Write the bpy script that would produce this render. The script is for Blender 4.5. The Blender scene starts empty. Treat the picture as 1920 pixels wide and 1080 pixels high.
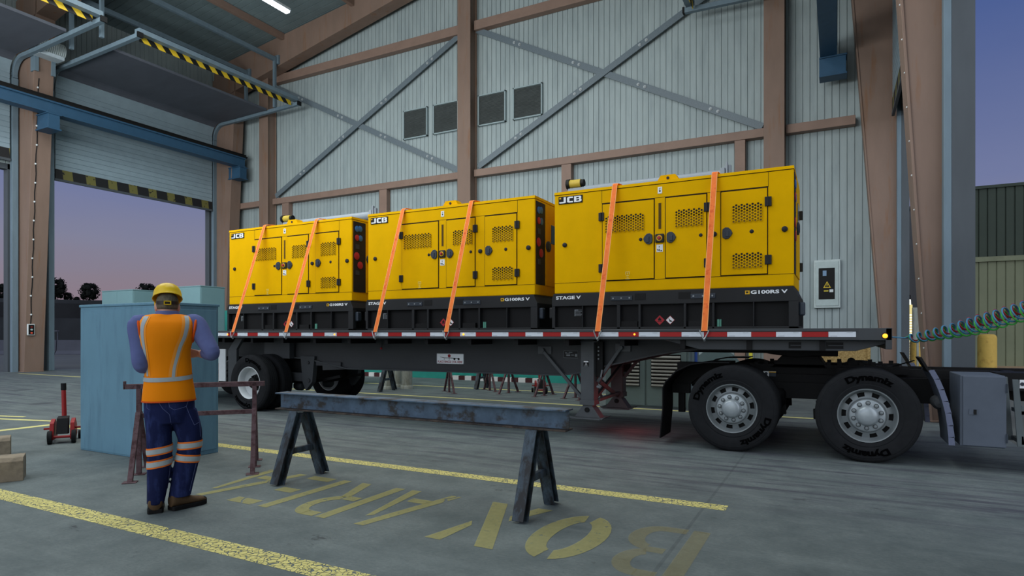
import bpy, bmesh, math, random
from mathutils import Vector, Matrix, noise
from mathutils.bvhtree import BVHTree
random.seed(7)
SC = bpy.context.scene
COL = SC.collection
PI = math.pi

# ---------------------------------------------------------------- materials
def lin(c):
    return tuple(((x/255)/12.92 if x/255 <= 0.04045 else ((x/255+0.055)/1.055)**2.4) for x in c) + (1.0,)

def paint(name, rgb, var=0.12, scale=4.0, rough=0.6, metal=0.0, spec=0.3, stretch=(1, 1, 1),
          rgb2=None, thr=0.55, soft=0.08, scale2=6.0, stretch2=(1, 1, 1), bump=0.0, emit=0.0, coord='Object', alpha_noise=None):
    m = bpy.data.materials.new(name); m.use_nodes = True
    nt = m.node_tree; N = nt.nodes; L = nt.links
    b = N['Principled BSDF']
    b.inputs['Roughness'].default_value = rough
    b.inputs['Metallic'].default_value = metal
    b.inputs['Specular IOR Level'].default_value = spec
    tc = N.new('ShaderNodeTexCoord')
    mp = N.new('ShaderNodeMapping'); mp.inputs['Scale'].default_value = stretch
    L.new(tc.outputs[coord], mp.inputs['Vector'])
    nz = N.new('ShaderNodeTexNoise'); nz.inputs['Scale'].default_value = scale
    nz.inputs['Detail'].default_value = 6; nz.inputs['Roughness'].default_value = 0.6
    L.new(mp.outputs['Vector'], nz.inputs['Vector'])
    rp = N.new('ShaderNodeValToRGB')
    c = lin(rgb)
    e = rp.color_ramp.elements
    e[0].position = 0.3; e[1].position = 0.7
    e[0].color = tuple(x*(1-var) for x in c[:3]) + (1,)
    e[1].color = tuple(min(1, x*(1+var)) for x in c[:3]) + (1,)
    L.new(nz.outputs['Fac'], rp.inputs['Fac'])
    out = rp.outputs['Color']
    if rgb2 is not None:
        mp2 = N.new('ShaderNodeMapping'); mp2.inputs['Scale'].default_value = stretch2
        L.new(tc.outputs[coord], mp2.inputs['Vector'])
        n2 = N.new('ShaderNodeTexNoise'); n2.inputs['Scale'].default_value = scale2
        n2.inputs['Detail'].default_value = 8; n2.inputs['Roughness'].default_value = 0.65
        L.new(mp2.outputs['Vector'], n2.inputs['Vector'])
        r2 = N.new('ShaderNodeValToRGB')
        r2.color_ramp.elements[0].position = thr - soft; r2.color_ramp.elements[0].color = (0, 0, 0, 1)
        r2.color_ramp.elements[1].position = thr + soft; r2.color_ramp.elements[1].color = (1, 1, 1, 1)
        L.new(n2.outputs['Fac'], r2.inputs['Fac'])
        mx = N.new('ShaderNodeMixRGB')
        L.new(r2.outputs['Color'], mx.inputs['Fac']); L.new(out, mx.inputs['Color1'])
        mx.inputs['Color2'].default_value = lin(rgb2)
        out = mx.outputs['Color']
    L.new(out, b.inputs['Base Color'])
    if bump:
        bp = N.new('ShaderNodeBump'); bp.inputs['Strength'].default_value = bump; bp.inputs['Distance'].default_value = 0.02
        L.new(nz.outputs['Fac'], bp.inputs['Height']); L.new(bp.outputs['Normal'], b.inputs['Normal'])
    if emit:
        L.new(out, b.inputs['Emission Color']); b.inputs['Emission Strength'].default_value = emit
    m['_out'] = 1
    return m

def paint_crackle(name, rgb, crack=9.0, width=0.03, cover=0.62, alpha=1.0):
    """worn floor paint: voronoi cracks and worn specks let the concrete below show"""
    m = bpy.data.materials.new(name); m.use_nodes = True
    nt = m.node_tree; N = nt.nodes; L = nt.links
    b = N['Principled BSDF']; b.inputs['Roughness'].default_value = 0.75; b.inputs['Specular IOR Level'].default_value = 0.2
    tc = N.new('ShaderNodeTexCoord')
    nz = N.new('ShaderNodeTexNoise'); nz.inputs['Scale'].default_value = 22; nz.inputs['Detail'].default_value = 8
    L.new(tc.outputs['Object'], nz.inputs['Vector'])
    rp = N.new('ShaderNodeValToRGB'); c = lin(rgb)
    rp.color_ramp.elements[0].color = tuple(x*0.8 for x in c[:3])+(1,); rp.color_ramp.elements[1].color = tuple(min(1, x*1.15) for x in c[:3])+(1,)
    L.new(nz.outputs['Fac'], rp.inputs['Fac']); L.new(rp.outputs['Color'], b.inputs['Base Color'])
    w = N.new('ShaderNodeTexNoise'); w.inputs['Scale'].default_value = 6
    L.new(tc.outputs['Object'], w.inputs['Vector'])
    ad = N.new('ShaderNodeMixRGB'); ad.blend_type = 'ADD'; ad.inputs['Fac'].default_value = 0.12
    L.new(tc.outputs['Object'], ad.inputs['Color1']); L.new(w.outputs['Color'], ad.inputs['Color2'])
    vo = N.new('ShaderNodeTexVoronoi'); vo.feature = 'DISTANCE_TO_EDGE'; vo.inputs['Scale'].default_value = crack
    L.new(ad.outputs['Color'], vo.inputs['Vector'])
    r1 = N.new('ShaderNodeMath'); r1.operation = 'GREATER_THAN'; r1.inputs[1].default_value = width
    L.new(vo.outputs['Distance'], r1.inputs[0])
    n2 = N.new('ShaderNodeTexNoise'); n2.inputs['Scale'].default_value = 14; n2.inputs['Detail'].default_value = 10; n2.inputs['Roughness'].default_value = 0.75
    L.new(tc.outputs['Object'], n2.inputs['Vector'])
    r2 = N.new('ShaderNodeValToRGB'); r2.color_ramp.elements[0].position = cover-0.03; r2.color_ramp.elements[1].position = cover+0.03
    r2.color_ramp.elements[0].color = (1, 1, 1, 1); r2.color_ramp.elements[1].color = (0, 0, 0, 1)
    L.new(n2.outputs['Fac'], r2.inputs['Fac'])
    mu = N.new('ShaderNodeMath'); mu.operation = 'MULTIPLY'
    L.new(r1.outputs[0], mu.inputs[0]); L.new(r2.outputs['Color'], mu.inputs[1])
    m2 = N.new('ShaderNodeMath'); m2.operation = 'MULTIPLY'; m2.inputs[1].default_value = alpha
    L.new(mu.outputs[0], m2.inputs[0]); L.new(m2.outputs[0], b.inputs['Alpha'])
    return m

def emission(name, rgb, s):
    m = bpy.data.materials.new(name); m.use_nodes = True
    nt = m.node_tree; b = nt.nodes['Principled BSDF']
    b.inputs['Base Color'].default_value = lin(rgb)
    b.inputs['Emission Color'].default_value = lin(rgb); b.inputs['Emission Strength'].default_value = s
    return m

def stripes(name, c1, c2, period, axis_vec, rough=0.6, wear=0.0):
    """diagonal two-colour hazard stripes, period measured along axis_vec in object space"""
    m = bpy.data.materials.new(name); m.use_nodes = True
    nt = m.node_tree; N = nt.nodes; L = nt.links
    b = N['Principled BSDF']; b.inputs['Roughness'].default_value = rough
    tc = N.new('ShaderNodeTexCoord')
    dt = N.new('ShaderNodeVectorMath'); dt.operation = 'DOT_PRODUCT'; dt.inputs[1].default_value = axis_vec
    L.new(tc.outputs['Object'], dt.inputs[0])
    dv = N.new('ShaderNodeMath'); dv.operation = 'DIVIDE'; dv.inputs[1].default_value = period
    L.new(dt.outputs['Value'], dv.inputs[0])
    fr = N.new('ShaderNodeMath'); fr.operation = 'FRACT'; L.new(dv.outputs[0], fr.inputs[0])
    gt = N.new('ShaderNodeMath'); gt.operation = 'GREATER_THAN'; gt.inputs[1].default_value = 0.5 if wear == 0 else 0.58
    L.new(fr.outputs[0], gt.inputs[0])
    mx = N.new('ShaderNodeMixRGB'); mx.inputs['Color1'].default_value = lin(c1); mx.inputs['Color2'].default_value = lin(c2)
    fac = gt.outputs[0]
    if wear:
        n2 = N.new('ShaderNodeTexNoise'); n2.inputs['Scale'].default_value = 9; n2.inputs['Detail'].default_value = 8
        L.new(tc.outputs['Object'], n2.inputs['Vector'])
        g2 = N.new('ShaderNodeMath'); g2.operation = 'LESS_THAN'; g2.inputs[1].default_value = wear
        L.new(n2.outputs['Fac'], g2.inputs[0])
        mu = N.new('ShaderNodeMath'); mu.operation = 'MULTIPLY'
        L.new(gt.outputs[0], mu.inputs[0]); L.new(g2.outputs[0], mu.inputs[1]); fac = mu.outputs[0]
    L.new(fac, mx.inputs['Fac']); L.new(mx.outputs['Color'], b.inputs['Base Color'])
    return m

# ---------------------------------------------------------------- mesh builder
class MB:
    def __init__(self): self.v = []; self.f = []; self.mi = []; self.cur = 0
    def mat(self, i): self.cur = i; return self
    def add(self, vs, fs):
        o = len(self.v); self.v += [Vector(p) for p in vs]
        for f in fs: self.f.append([o+i for i in f]); self.mi.append(self.cur)
        return self
    def box(self, x0, x1, y0, y1, z0, z1):
        return self.add([(x0, y0, z0), (x1, y0, z0), (x1, y1, z0), (x0, y1, z0), (x0, y0, z1), (x1, y0, z1), (x1, y1, z1), (x0, y1, z1)],
                        [(0, 3, 2, 1), (4, 5, 6, 7), (0, 1, 5, 4), (1, 2, 6, 5), (2, 3, 7, 6), (3, 0, 4, 7)])
    def bar(self, p0, p1, w, h, up=(0, 0, 1)):
        p0 = Vector(p0); p1 = Vector(p1); d = (p1-p0).normalized(); up = Vector(up)
        s = d.cross(up)
        if s.length < 1e-4: s = d.cross(Vector((1, 0, 0)))
        s.normalize(); u = s.cross(d).normalized()
        s = s*(w/2); u = u*(h/2)
        vs = [p0-s-u, p0+s-u, p0+s+u, p0-s+u, p1-s-u, p1+s-u, p1+s+u, p1-s+u]
        return self.add(vs, [(0, 1, 2, 3), (7, 6, 5, 4), (0, 4, 5, 1), (1, 5, 6, 2), (2, 6, 7, 3), (3, 7, 4, 0)])
    def ibeam(self, p0, p1, w, h, t=0.012, tw=0.008, up=(0, 0, 1)):
        p0 = Vector(p0); p1 = Vector(p1); d = (p1-p0).normalized(); up = Vector(up)
        s = d.cross(up)
        if s.length < 1e-4: s = d.cross(Vector((1, 0, 0)))
        s.normalize(); u = s.cross(d).normalized()
        self.bar(p0+u*(h/2-t/2), p1+u*(h/2-t/2), w, t, up); self.bar(p0-u*(h/2-t/2), p1-u*(h/2-t/2), w, t, up)
        return self.bar(p0, p1, tw, h-2*t, up)
    def frame(self, axis):
        a = Vector(axis).normalized()
        t = Vector((0, 0, 1)) if abs(a.z) < 0.9 else Vector((1, 0, 0))
        x = t.cross(a).normalized(); y = a.cross(x).normalized()
        return x, y, a
    def lathe(self, o, axis, prof, n=24, a0=0.0, caps=True):
        """prof: list of (radius, height along axis)"""
        o = Vector(o); x, y, a = self.frame(axis); vs = []; fs = []
        for r, h in prof:
            for i in range(n):
                t = a0+2*PI*i/n; vs.append(o+a*h+(x*math.cos(t)+y*math.sin(t))*r)
        m = len(prof)
        for j in range(m-1):
            for i in range(n):
                k = (i+1) % n; fs.append((j*n+i, j*n+k, (j+1)*n+k, (j+1)*n+i))
        if caps and prof[0][0] > 1e-6: fs.append(tuple(reversed(range(n))))
        if caps and prof[-1][0] > 1e-6: fs.append(tuple((m-1)*n+i for i in range(n)))
        return self.add(vs, fs)
    def cyl(self, p0, p1, r0, r1=None, n=16):
        p0 = Vector(p0); p1 = Vector(p1)
        return self.lathe(p0, p1-p0, [(r0, 0), (r0 if r1 is None else r1, (p1-p0).length)], n)
    def prism(self, pts, ext):
        pts = [Vector(p) for p in pts]; e = Vector(ext); n = len(pts)
        return self.add(pts+[p+e for p in pts], [tuple(range(n)), tuple(reversed(range(n, 2*n)))]+[(i, (i+1) % n, n+(i+1) % n, n+i) for i in range(n)])
    def tube(self, pts, r, n=8, closed=False):
        pts = [Vector(p) for p in pts]; rs = r if isinstance(r, (list, tuple)) else [r]*len(pts)
        vs = []; fs = []; px = None
        for i, p in enumerate(pts):
            d = (pts[min(i+1, len(pts)-1)]-pts[max(i-1, 0)]).normalized()
            if px is None:
                t = Vector((0, 0, 1)) if abs(d.z) < 0.9 else Vector((1, 0, 0)); px = t.cross(d).normalized()
            px = (px-d*px.dot(d)).normalized(); py = d.cross(px)
            for k in range(n):
                a = 2*PI*k/n; vs.append(p+(px*math.cos(a)+py*math.sin(a))*rs[i])
        for j in range(len(pts)-1):
            for k in range(n):
                q = (k+1) % n; fs.append((j*n+k, j*n+q, (j+1)*n+q, (j+1)*n+k))
        fs.append(tuple(reversed(range(n)))); fs.append(tuple((len(pts)-1)*n+k for k in range(n)))
        return self.add(vs, fs)
    def ball(self, c, r, nu=16, nv=10):
        c = Vector(c); r = Vector(r) if isinstance(r, (tuple, list, Vector)) else Vector((r, r, r)); vs = []; fs = []
        vs.append(c+Vector((0, 0, -r.z)))
        for j in range(1, nv):
            ph = -PI/2+PI*j/nv
            for i in range(nu):
                t = 2*PI*i/nu; vs.append(c+Vector((r.x*math.cos(ph)*math.cos(t), r.y*math.cos(ph)*math.sin(t), r.z*math.sin(ph))))
        vs.append(c+Vector((0, 0, r.z))); last = len(vs)-1
        for i in range(nu): fs.append((0, 1+(i+1) % nu, 1+i))
        for j in range(nv-2):
            for i in range(nu):
                k = (i+1) % nu; fs.append((1+j*nu+i, 1+j*nu+k, 1+(j+1)*nu+k, 1+(j+1)*nu+i))
        for i in range(nu): fs.append((1+(nv-2)*nu+i, 1+(nv-2)*nu+(i+1) % nu, last))
        return self.add(vs, fs)
    def capsule(self, p0, p1, r0, r1, n=12):
        p0 = Vector(p0); p1 = Vector(p1); d = (p1-p0).length; prof = []
        for k in range(0, 5): a = -PI/2+PI/2*k/4; prof.append((max(1e-7, r0*math.cos(a)), r0*math.sin(a)))
        for k in range(0, 5): a = PI/2*k/4; prof.append((max(1e-7, r1*math.cos(a)), d+r1*math.sin(a)))
        return self.lathe(p0, p1-p0, prof, n)
    def build(self, name, mats, parent=None, smooth=0, bevel=0.0, origin=None):
        me = bpy.data.meshes.new(name)
        o = Vector((0, 0, 0)) if origin is None else Vector(origin)
        me.from_pydata([v-o for v in self.v], [], self.f)
        mats = mats if isinstance(mats, (list, tuple)) else [mats]
        for m in mats: me.materials.append(m)
        for p, i in zip(me.polygons, self.mi): p.material_index = min(i, len(mats)-1)
        bm = bmesh.new(); bm.from_mesh(me); bmesh.ops.recalc_face_normals(bm, faces=bm.faces); bm.to_mesh(me); bm.free()
        if smooth:
            me.shade_smooth(); me.set_sharp_from_angle(angle=math.radians(smooth))
        ob = bpy.data.objects.new(name, me); COL.objects.link(ob); ob.location = o
        if parent is not None: ob.parent = parent
        if bevel:
            md = ob.modifiers.new('bevel', 'BEVEL'); md.width = bevel; md.segments = 2; md.limit_method = 'ANGLE'; md.angle_limit = math.radians(40)
        return ob

def tag(o, label, cat, group=None):
    o['label'] = label; o['category'] = cat
    if group: o['group'] = group
    return o
def thing(name, label, cat, loc=(0, 0, 0), rz=0.0, group=None):
    o = bpy.data.objects.new(name, None); COL.objects.link(o); o.location = loc; o.rotation_euler = (0, 0, rz)
    o.empty_display_size = 0.2
    return tag(o, label, cat, group)
def struct(o): o['kind'] = 'structure'; return o
def kids(o): return [c for c in bpy.data.objects if c.parent == o]
def dup(o, loc=None, rz=None, label=None, parent=None):
    """copy a thing, its parts and their sub-parts (mesh data shared)"""
    c = o.copy(); COL.objects.link(c)
    if parent is not None: c.parent = parent
    if loc is not None: c.location = loc
    if rz is not None: c.rotation_euler = (0, 0, rz)
    if label: c['label'] = label
    for k in kids(o):
        if k is not c: dup(k, parent=c)
    return c

_tc = {}
def text_geo(body, size=1.0, sx=1.0, bold=0.0, extrude=0.0, spacing=1.0):
    """text as flat verts/faces in XY, left-bottom origin"""
    cu = bpy.data.curves.new('t', 'FONT'); cu.body = body; cu.size = size; cu.offset = bold; cu.extrude = extrude; cu.space_character = spacing
    cu.resolution_u = 3
    ob = bpy.data.objects.new('t', cu); COL.objects.link(ob)
    dg = bpy.context.evaluated_depsgraph_get(); me = bpy.data.meshes.new_from_object(ob.evaluated_get(dg))
    vs = [Vector((v.co.x*sx, v.co.y, v.co.z)) for v in me.vertices]; fs = [tuple(p.vertices) for p in me.polygons]
    bpy.data.objects.remove(ob); bpy.data.curves.remove(cu); bpy.data.meshes.remove(me)
    x0 = min(v.x for v in vs); y0 = min(v.y for v in vs)
    return [Vector((v.x-x0, v.y-y0, v.z)) for v in vs], fs
def text_fit(body, w, h, bold=0.0, **k):
    """text scaled to exactly w x h"""
    vs, fs = text_geo(body, bold=bold, **k)
    W = max(v.x for v in vs); H = max(v.y for v in vs)
    return [Vector((v.x*w/W, v.y*h/H, v.z)) for v in vs], fs
def put(mb, geo, f):
    vs, fs = geo; mb.add([f(v) for v in vs], fs)
# ---------------------------------------------------------------- camera, world, lamps
cam = bpy.data.objects.new('camera', bpy.data.cameras.new('camera')); COL.objects.link(cam)
cam.data.sensor_width = 36; cam.data.lens = 36*1159/1920; cam.data.shift_y = 87.2/1920
cam.location = (0, 0, 1.40); cam.rotation_euler = (PI/2, 0, math.asin(0.46453)); cam.data.clip_end = 600
SC.camera = cam
SC.view_settings.view_transform = 'Standard'; SC.view_settings.look = 'None'
SC.view_settings.exposure = 0.0; SC.view_settings.gamma = 1.0

def make_world():
    w = bpy.data.worlds.new('dusk'); SC.world = w; w.use_nodes = True
    nt = w.node_tree; N = nt.nodes; L = nt.links
    bg = N['Background']
    tc = N.new('ShaderNodeTexCoord'); sp = N.new('ShaderNodeSeparateXYZ'); L.new(tc.outputs['Generated'], sp.inputs[0])
    rp = N.new('ShaderNodeValToRGB'); e = rp.color_ramp.elements
    e[0].position = 0.0; e[0].color = lin((70, 66, 72))
    e[1].position = 1.0; e[1].color = lin((60, 76, 128))
    for p, c in ((0.499, (70, 66, 72)), (0.502, (142, 118, 128)), (0.535, (136, 125, 138)), (0.565, (128, 129, 152)), (0.60, (112, 121, 159)), (0.695, (77, 96, 148)), (0.76, (72, 90, 146))):
        q = e.new(p); q.color = lin(c)
    mr = N.new('ShaderNodeMapRange'); mr.inputs[1].default_value = -1; mr.inputs[2].default_value = 1
    L.new(sp.outputs['Z'], mr.inputs[0]); 
    nz = N.new('ShaderNodeTexNoise'); nz.inputs['Scale'].default_value = 5; nz.inputs['Detail'].default_value = 4
    mp = N.new('ShaderNodeMapping'); mp.inputs['Scale'].default_value = (1, 1, 8)
    L.new(tc.outputs['Generated'], mp.inputs[0]); L.new(mp.outputs[0], nz.inputs['Vector'])
    ad = N.new('ShaderNodeMath'); ad.operation = 'MULTIPLY_ADD'; ad.inputs[1].default_value = 0.012; L.new(nz.outputs['Fac'], ad.inputs[0]); L.new(mr.outputs[0], ad.inputs[2])
    sb = N.new('ShaderNodeMath'); sb.operation = 'SUBTRACT'; sb.inputs[1].default_value = 0.006; L.new(ad.outputs[0], sb.inputs[0])
    L.new(sb.outputs[0], rp.inputs['Fac'])
    # added sky glow behind the camera, a made-up frontal fill
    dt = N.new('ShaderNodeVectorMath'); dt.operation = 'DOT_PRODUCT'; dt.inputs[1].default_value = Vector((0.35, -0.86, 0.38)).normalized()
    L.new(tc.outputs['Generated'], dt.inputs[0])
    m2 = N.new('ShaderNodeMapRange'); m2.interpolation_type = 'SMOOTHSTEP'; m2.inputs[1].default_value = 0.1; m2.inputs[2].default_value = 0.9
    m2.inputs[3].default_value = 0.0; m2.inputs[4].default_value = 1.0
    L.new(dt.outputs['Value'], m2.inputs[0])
    mx = N.new('ShaderNodeMixRGB'); mx.blend_type = 'ADD'; mx.inputs['Color2'].default_value = (FILL_GLOW*0.93, FILL_GLOW*1.0, FILL_GLOW*1.0, 1)
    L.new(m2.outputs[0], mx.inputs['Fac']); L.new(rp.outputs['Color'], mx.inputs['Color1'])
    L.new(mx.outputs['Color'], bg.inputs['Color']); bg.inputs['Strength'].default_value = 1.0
FILL_GLOW = 1.22
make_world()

def area(name, loc, size, sizey, power, rgb=(1, 1, 1), rot=(0, 0, 0)):
    l = bpy.data.lights.new(name, 'AREA'); l.shape = 'RECTANGLE'; l.size = size; l.size_y = sizey; l.energy = power; l.color = rgb
    o = bpy.data.objects.new(name, l); COL.objects.link(o); o.location = loc; o.rotation_euler = rot
    return o
for i, x in enumerate((-18.5, -12.0, -5.0)):
    area('hall_lamp', (x, 7.0, 13.0), 3.0, 12.0, 640, (0.95, 1.0, 0.99))
area('uplight_fill', (-14.5, -0.5, 7.0), 18.0, 4.0, 2600, (0.95, 1.0, 1.0), (math.radians(140), 0, math.radians(12)))  # added unseen light that brightens the roof and upper gable
red = bpy.data.lights.new('red_marker_glow', 'POINT'); red.energy = 2.2; red.color = (1.0, 0.08, 0.08); red.shadow_soft_size = 0.05
ro = bpy.data.objects.new('red_marker_glow', red); COL.objects.link(ro); ro.location = (-2.62, 8.75, 0.42)

# ---------------------------------------------------------------- materials of the hall
M = {}
M['wall'] = paint('wall_sheet', (160, 172, 174), var=0.05, scale=3, rough=0.6, stretch=(1, 1, 0.35), rgb2=(147, 159, 162), thr=0.56, soft=0.12, scale2=1.2, stretch2=(3, 3, 0.5))
M['roof'] = paint('roof_sheet', (116, 132, 136), var=0.10, scale=2, rough=0.6)
M['steel'] = paint('primer_steel', (132, 110, 98), var=0.08, scale=2.5, rough=0.6, stretch=(1, 1, 0.3), rgb2=(132, 94, 66), thr=0.66, soft=0.10, scale2=1.6, stretch2=(3, 3, 0.35))
M['girt'] = paint('primer_girt', (140, 116, 104), var=0.08, scale=2.5, rough=0.6)
M['galv'] = paint('galvanised', (104, 116, 124), var=0.12, scale=30, rough=0.45, metal=0.0, spec=0.4)
M['frame'] = paint('blue_grey_frame', (108, 126, 138), var=0.10, scale=6, rough=0.5, stretch=(1, 1, 0.2))
M['frame_dark'] = paint('dark_jamb', (78, 84, 90), var=0.08, scale=5, rough=0.6, stretch=(1, 1, 0.2))
M['curtain'] = paint('door_curtain', (144, 163, 174), var=0.07, scale=3, rough=0.5)
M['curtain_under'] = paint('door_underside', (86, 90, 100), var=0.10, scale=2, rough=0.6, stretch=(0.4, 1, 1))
M['haz'] = stripes('hazard_bar', (222, 186, 40), (14, 14, 16), 0.54, Vector((0.0, 1.0, 0.9)))
M['haz_worn'] = stripes('hazard_worn', (26, 27, 30), (112, 108, 58), 0.86, Vector((0.0, 1.0, 0.12)), wear=0.63)
M['rubber'] = paint('black_rubber', (28, 29, 31), var=0.15, scale=8, rough=0.8, spec=0.2)
M['black'] = paint('black_steel', (16, 16, 17), var=0.15, scale=6, rough=0.6, spec=0.25)
M['blue_crane'] = paint('crane_blue', (50, 84, 112), var=0.08, scale=5, rough=0.45)
M['white'] = paint('white_paint', (214, 220, 222), var=0.04, scale=6, rough=0.5)
M['lamp'] = emission('fluorescent', (235, 244, 255), 6.0)
M['lamp_case'] = paint('lamp_case', (200, 206, 210), var=0.03, rough=0.5)

RIDGE = -12.85
def zc(x): return 14.55+0.124*((-abs(x-RIDGE)+RIDGE)+26.8)
XL, XR, YW = -27.3, 1.72, 21.0

# ---------------------------------------------------------------- floor
def floor_material():
    m = bpy.data.materials.new('concrete'); m.use_nodes = True
    nt = m.node_tree; N = nt.nodes; L = nt.links; b = N['Principled BSDF']
    b.inputs['Roughness'].default_value = 0.72; b.inputs['Specular IOR Level'].default_value = 0.25
    tc = N.new('ShaderNodeTexCoord')
    def noise_(scale, stretch, detail=8, rough=0.65, rot=0.0):
        mp = N.new('ShaderNodeMapping'); mp.inputs['Scale'].default_value = stretch; mp.inputs['Rotation'].default_value = (0, 0, rot)
        L.new(tc.outputs['Object'], mp.inputs[0])
        n = N.new('ShaderNodeTexNoise'); n.inputs['Scale'].default_value = scale; n.inputs['Detail'].default_value = detail; n.inputs['Roughness'].default_value = rough
        L.new(mp.outputs[0], n.inputs['Vector']); return n.outputs['Fac']
    def ramp(f, p0, p1, c0=(0, 0, 0, 1), c1=(1, 1, 1, 1)):
        r = N.new('ShaderNodeValToRGB'); r.color_ramp.elements[0].position = p0; r.color_ramp.elements[1].position = p1
        r.color_ramp.elements[0].color = c0; r.color_ramp.elements[1].color = c1
        L.new(f, r.inputs[0]); return r.outputs[0]
    def mix(f, a, c, fac=1.0):
        x = N.new('ShaderNodeMixRGB')
        if fac != 1.0:
            mu = N.new('ShaderNodeMath'); mu.operation = 'MULTIPLY'; mu.inputs[1].default_value = fac; L.new(f, mu.inputs[0]); f = mu.outputs[0]
        L.new(f, x.inputs[0]); L.new(a, x.inputs[1])
        if isinstance(c, tuple): x.inputs[2].default_value = c
        else: L.new(c, x.inputs[2])
        return x.outputs[0]
    base = ramp(noise_(2.2, (1, 1, 1), 10, 0.7), 0.3, 0.72, lin((88, 97, 97)), lin((124, 132, 130)))
    fine = ramp(noise_(30, (1, 1.6, 1), 6, 0.7), 0.35, 0.70)
    base = mix(fine, base, lin((80, 88, 90)), 0.55)
    st = ramp(noise_(1.0, (0.55, 7.0, 1), 10, 0.75), 0.47, 0.62)           # tyre streaks along the driving lane
    sy = N.new('ShaderNodeSeparateXYZ'); L.new(tc.outputs['Object'], sy.inputs[0])
    l1 = N.new('ShaderNodeMapRange'); l1.inputs[1].default_value = 4.9; l1.inputs[2].default_value = 6.0; L.new(sy.outputs['Y'], l1.inputs[0])
    mu = N.new('ShaderNodeMath'); mu.operation = 'MULTIPLY'; L.new(st, mu.inputs[0]); L.new(l1.outputs[0], mu.inputs[1])
    base = mix(mu.outputs[0], base, lin((70, 70, 80)), 0.85)
    lt = ramp(noise_(0.8, (0.6, 4.0, 1), 6, 0.6, 0.05), 0.55, 0.75)
    base = mix(lt, base, lin((138, 146, 144)), 0.35)
    sp = ramp(noise_(1.7, (0.8, 1.6, 1), 12, 0.75), 0.62, 0.68)        # oil spots
    base = mix(sp, base, lin((48, 48, 52)), 0.75)
    vo = N.new('ShaderNodeTexVoronoi'); vo.inputs['Scale'].default_value = 0.55; L.new(tc.outputs['Object'], vo.inputs['Vector'])
    ov = ramp(vo.outputs['Distance'], 0.10, 0.16, (1, 1, 1, 1), (0, 0, 0, 1))
    base = mix(ov, base, lin((60, 60, 66)), 0.55)
    # expansion joint
    jx = N.new('ShaderNodeMath'); jx.operation = 'ADD'; jx.inputs[1].default_value = 0.95; L.new(sy.outputs['X'], jx.inputs[0])
    pm = N.new('ShaderNodeMath'); pm.operation = 'PINGPONG'; pm.inputs[1].default_value = 3.0; L.new(jx.outputs[0], pm.inputs[0])
    lt2 = N.new('ShaderNodeMath'); lt2.operation = 'LESS_THAN'; lt2.inputs[1].default_value = 0.012; L.new(pm.outputs[0], lt2.inputs[0])
    base = mix(lt2.outputs[0], base, lin((58, 62, 66)), 0.3)
    L.new(base, b.inputs['Base Color'])
    bp = N.new('ShaderNodeBump'); bp.inputs['Strength'].default_value = 0.12; bp.inputs['Distance'].default_value = 0.01
    L.new(fine, bp.inputs['Height']); L.new(bp.outputs[0], b.inputs['Normal'])
    return m
M['floor'] = floor_material()
struct(MB().box(XL-0.3, XR+0.3, -8, YW+0.4, -0.3, 0).build('floor', M['floor']))
M['ground'] = paint('yard_concrete', (104, 106, 100), var=0.2, scale=0.6, rough=0.85, rgb2=(84, 86, 86), thr=0.5, soft=0.15, scale2=0.3)
gb = MB()
gb.box(-240, XL-0.3, -120, 260, -0.32, -0.015).box(XR+0.3, 120, -120, 260, -0.32, -0.015)
struct(gb.build('yard_ground', M['ground']))

# ---------------------------------------------------------------- cladding
def clad_profile(a0, a1, pitch, gw, gd):
    pts = []; x = a0
    while x < a1-1e-6:
        e = min(a1, x+pitch-gw); pts.append((x, 0.0)); pts.append((e, 0.0))
        if e < a1-gw: pts.append((e+gw*0.25, gd)); pts.append((e+gw*0.75, gd))
        x += pitch
    pts.append((a1, 0.0)); return pts
def clad(mb, a0, a1, f, pitch=0.2, gw=0.022, gd=0.03):
    """f(a, depth) -> (bottom point, top point)"""
    pts = clad_profile(a0, a1, pitch, gw, gd); vs = []; fs = []
    for a, d in pts: vs += list(f(a, d))
    for i in range(len(pts)-1): fs.append((2*i, 2*i+2, 2*i+3, 2*i+1))
    return mb.add(vs, fs)
wb = MB(); clad(wb, XL, XR, lambda a, d: ((a, YW+d, 0), (a, YW+d, zc(a))))
wb.box(XL-0.1, XR+0.1, YW+0.06, YW+0.12, 0, 14.4)
struct(wb.build('wall_back', M['wall']))

D2 = (13.0, 20.0); D1 = (4.72, 11.66)
def side_wall(x, s, name):
    mb = MB(); zt = 15.4
    f = lambda z0, z1: (lambda a, d: ((x-s*d, a, z0), (x-s*d, a, z1)))
    clad(mb, -6, 21.0, f(7.62, zt)); clad(mb, D1[1], D2[0], f(0, 7.62)); clad(mb, -6, D1[0], f(0, 7.62))
    o = x-s*0.14; xa, xb = min(x-s*0.06, o), max(x-s*0.06, o)
    mb.box(xa, xb, -6, 21, 7.62, zt); mb.box(xa, xb, D1[1], D2[0], 0, 7.62)
    if s > 0: mb.box(xa, xb, D2[1], YW, 0, 7.62)
    mb.box(xa, xb, -6, D1[0], 0, 7.62)
    struct(mb.build(name, M['wall']))
side_wall(XL, 1, 'wall_left'); side_wall(XR, -1, 'wall_right')

rb = MB()
for x0, x1 in ((XL-0.3, RIDGE), (RIDGE, XR+0.3)):
    clad(rb, -4.0, YW+0.3, lambda a, d: ((x0, a, zc(x0)+0.02+d), (x1, a, zc(x1)+0.02+d)), pitch=0.33, gw=0.03, gd=0.05)
    rb.prism([(x0, -4, zc(x0)+0.09), (x1, -4, zc(x1)+0.09), (x1, -4, zc(x1)+0.16), (x0, -4, zc(x0)+0.16)], (0, YW+4.3, 0))
struct(rb.build('ceiling', M['roof']))

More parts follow.
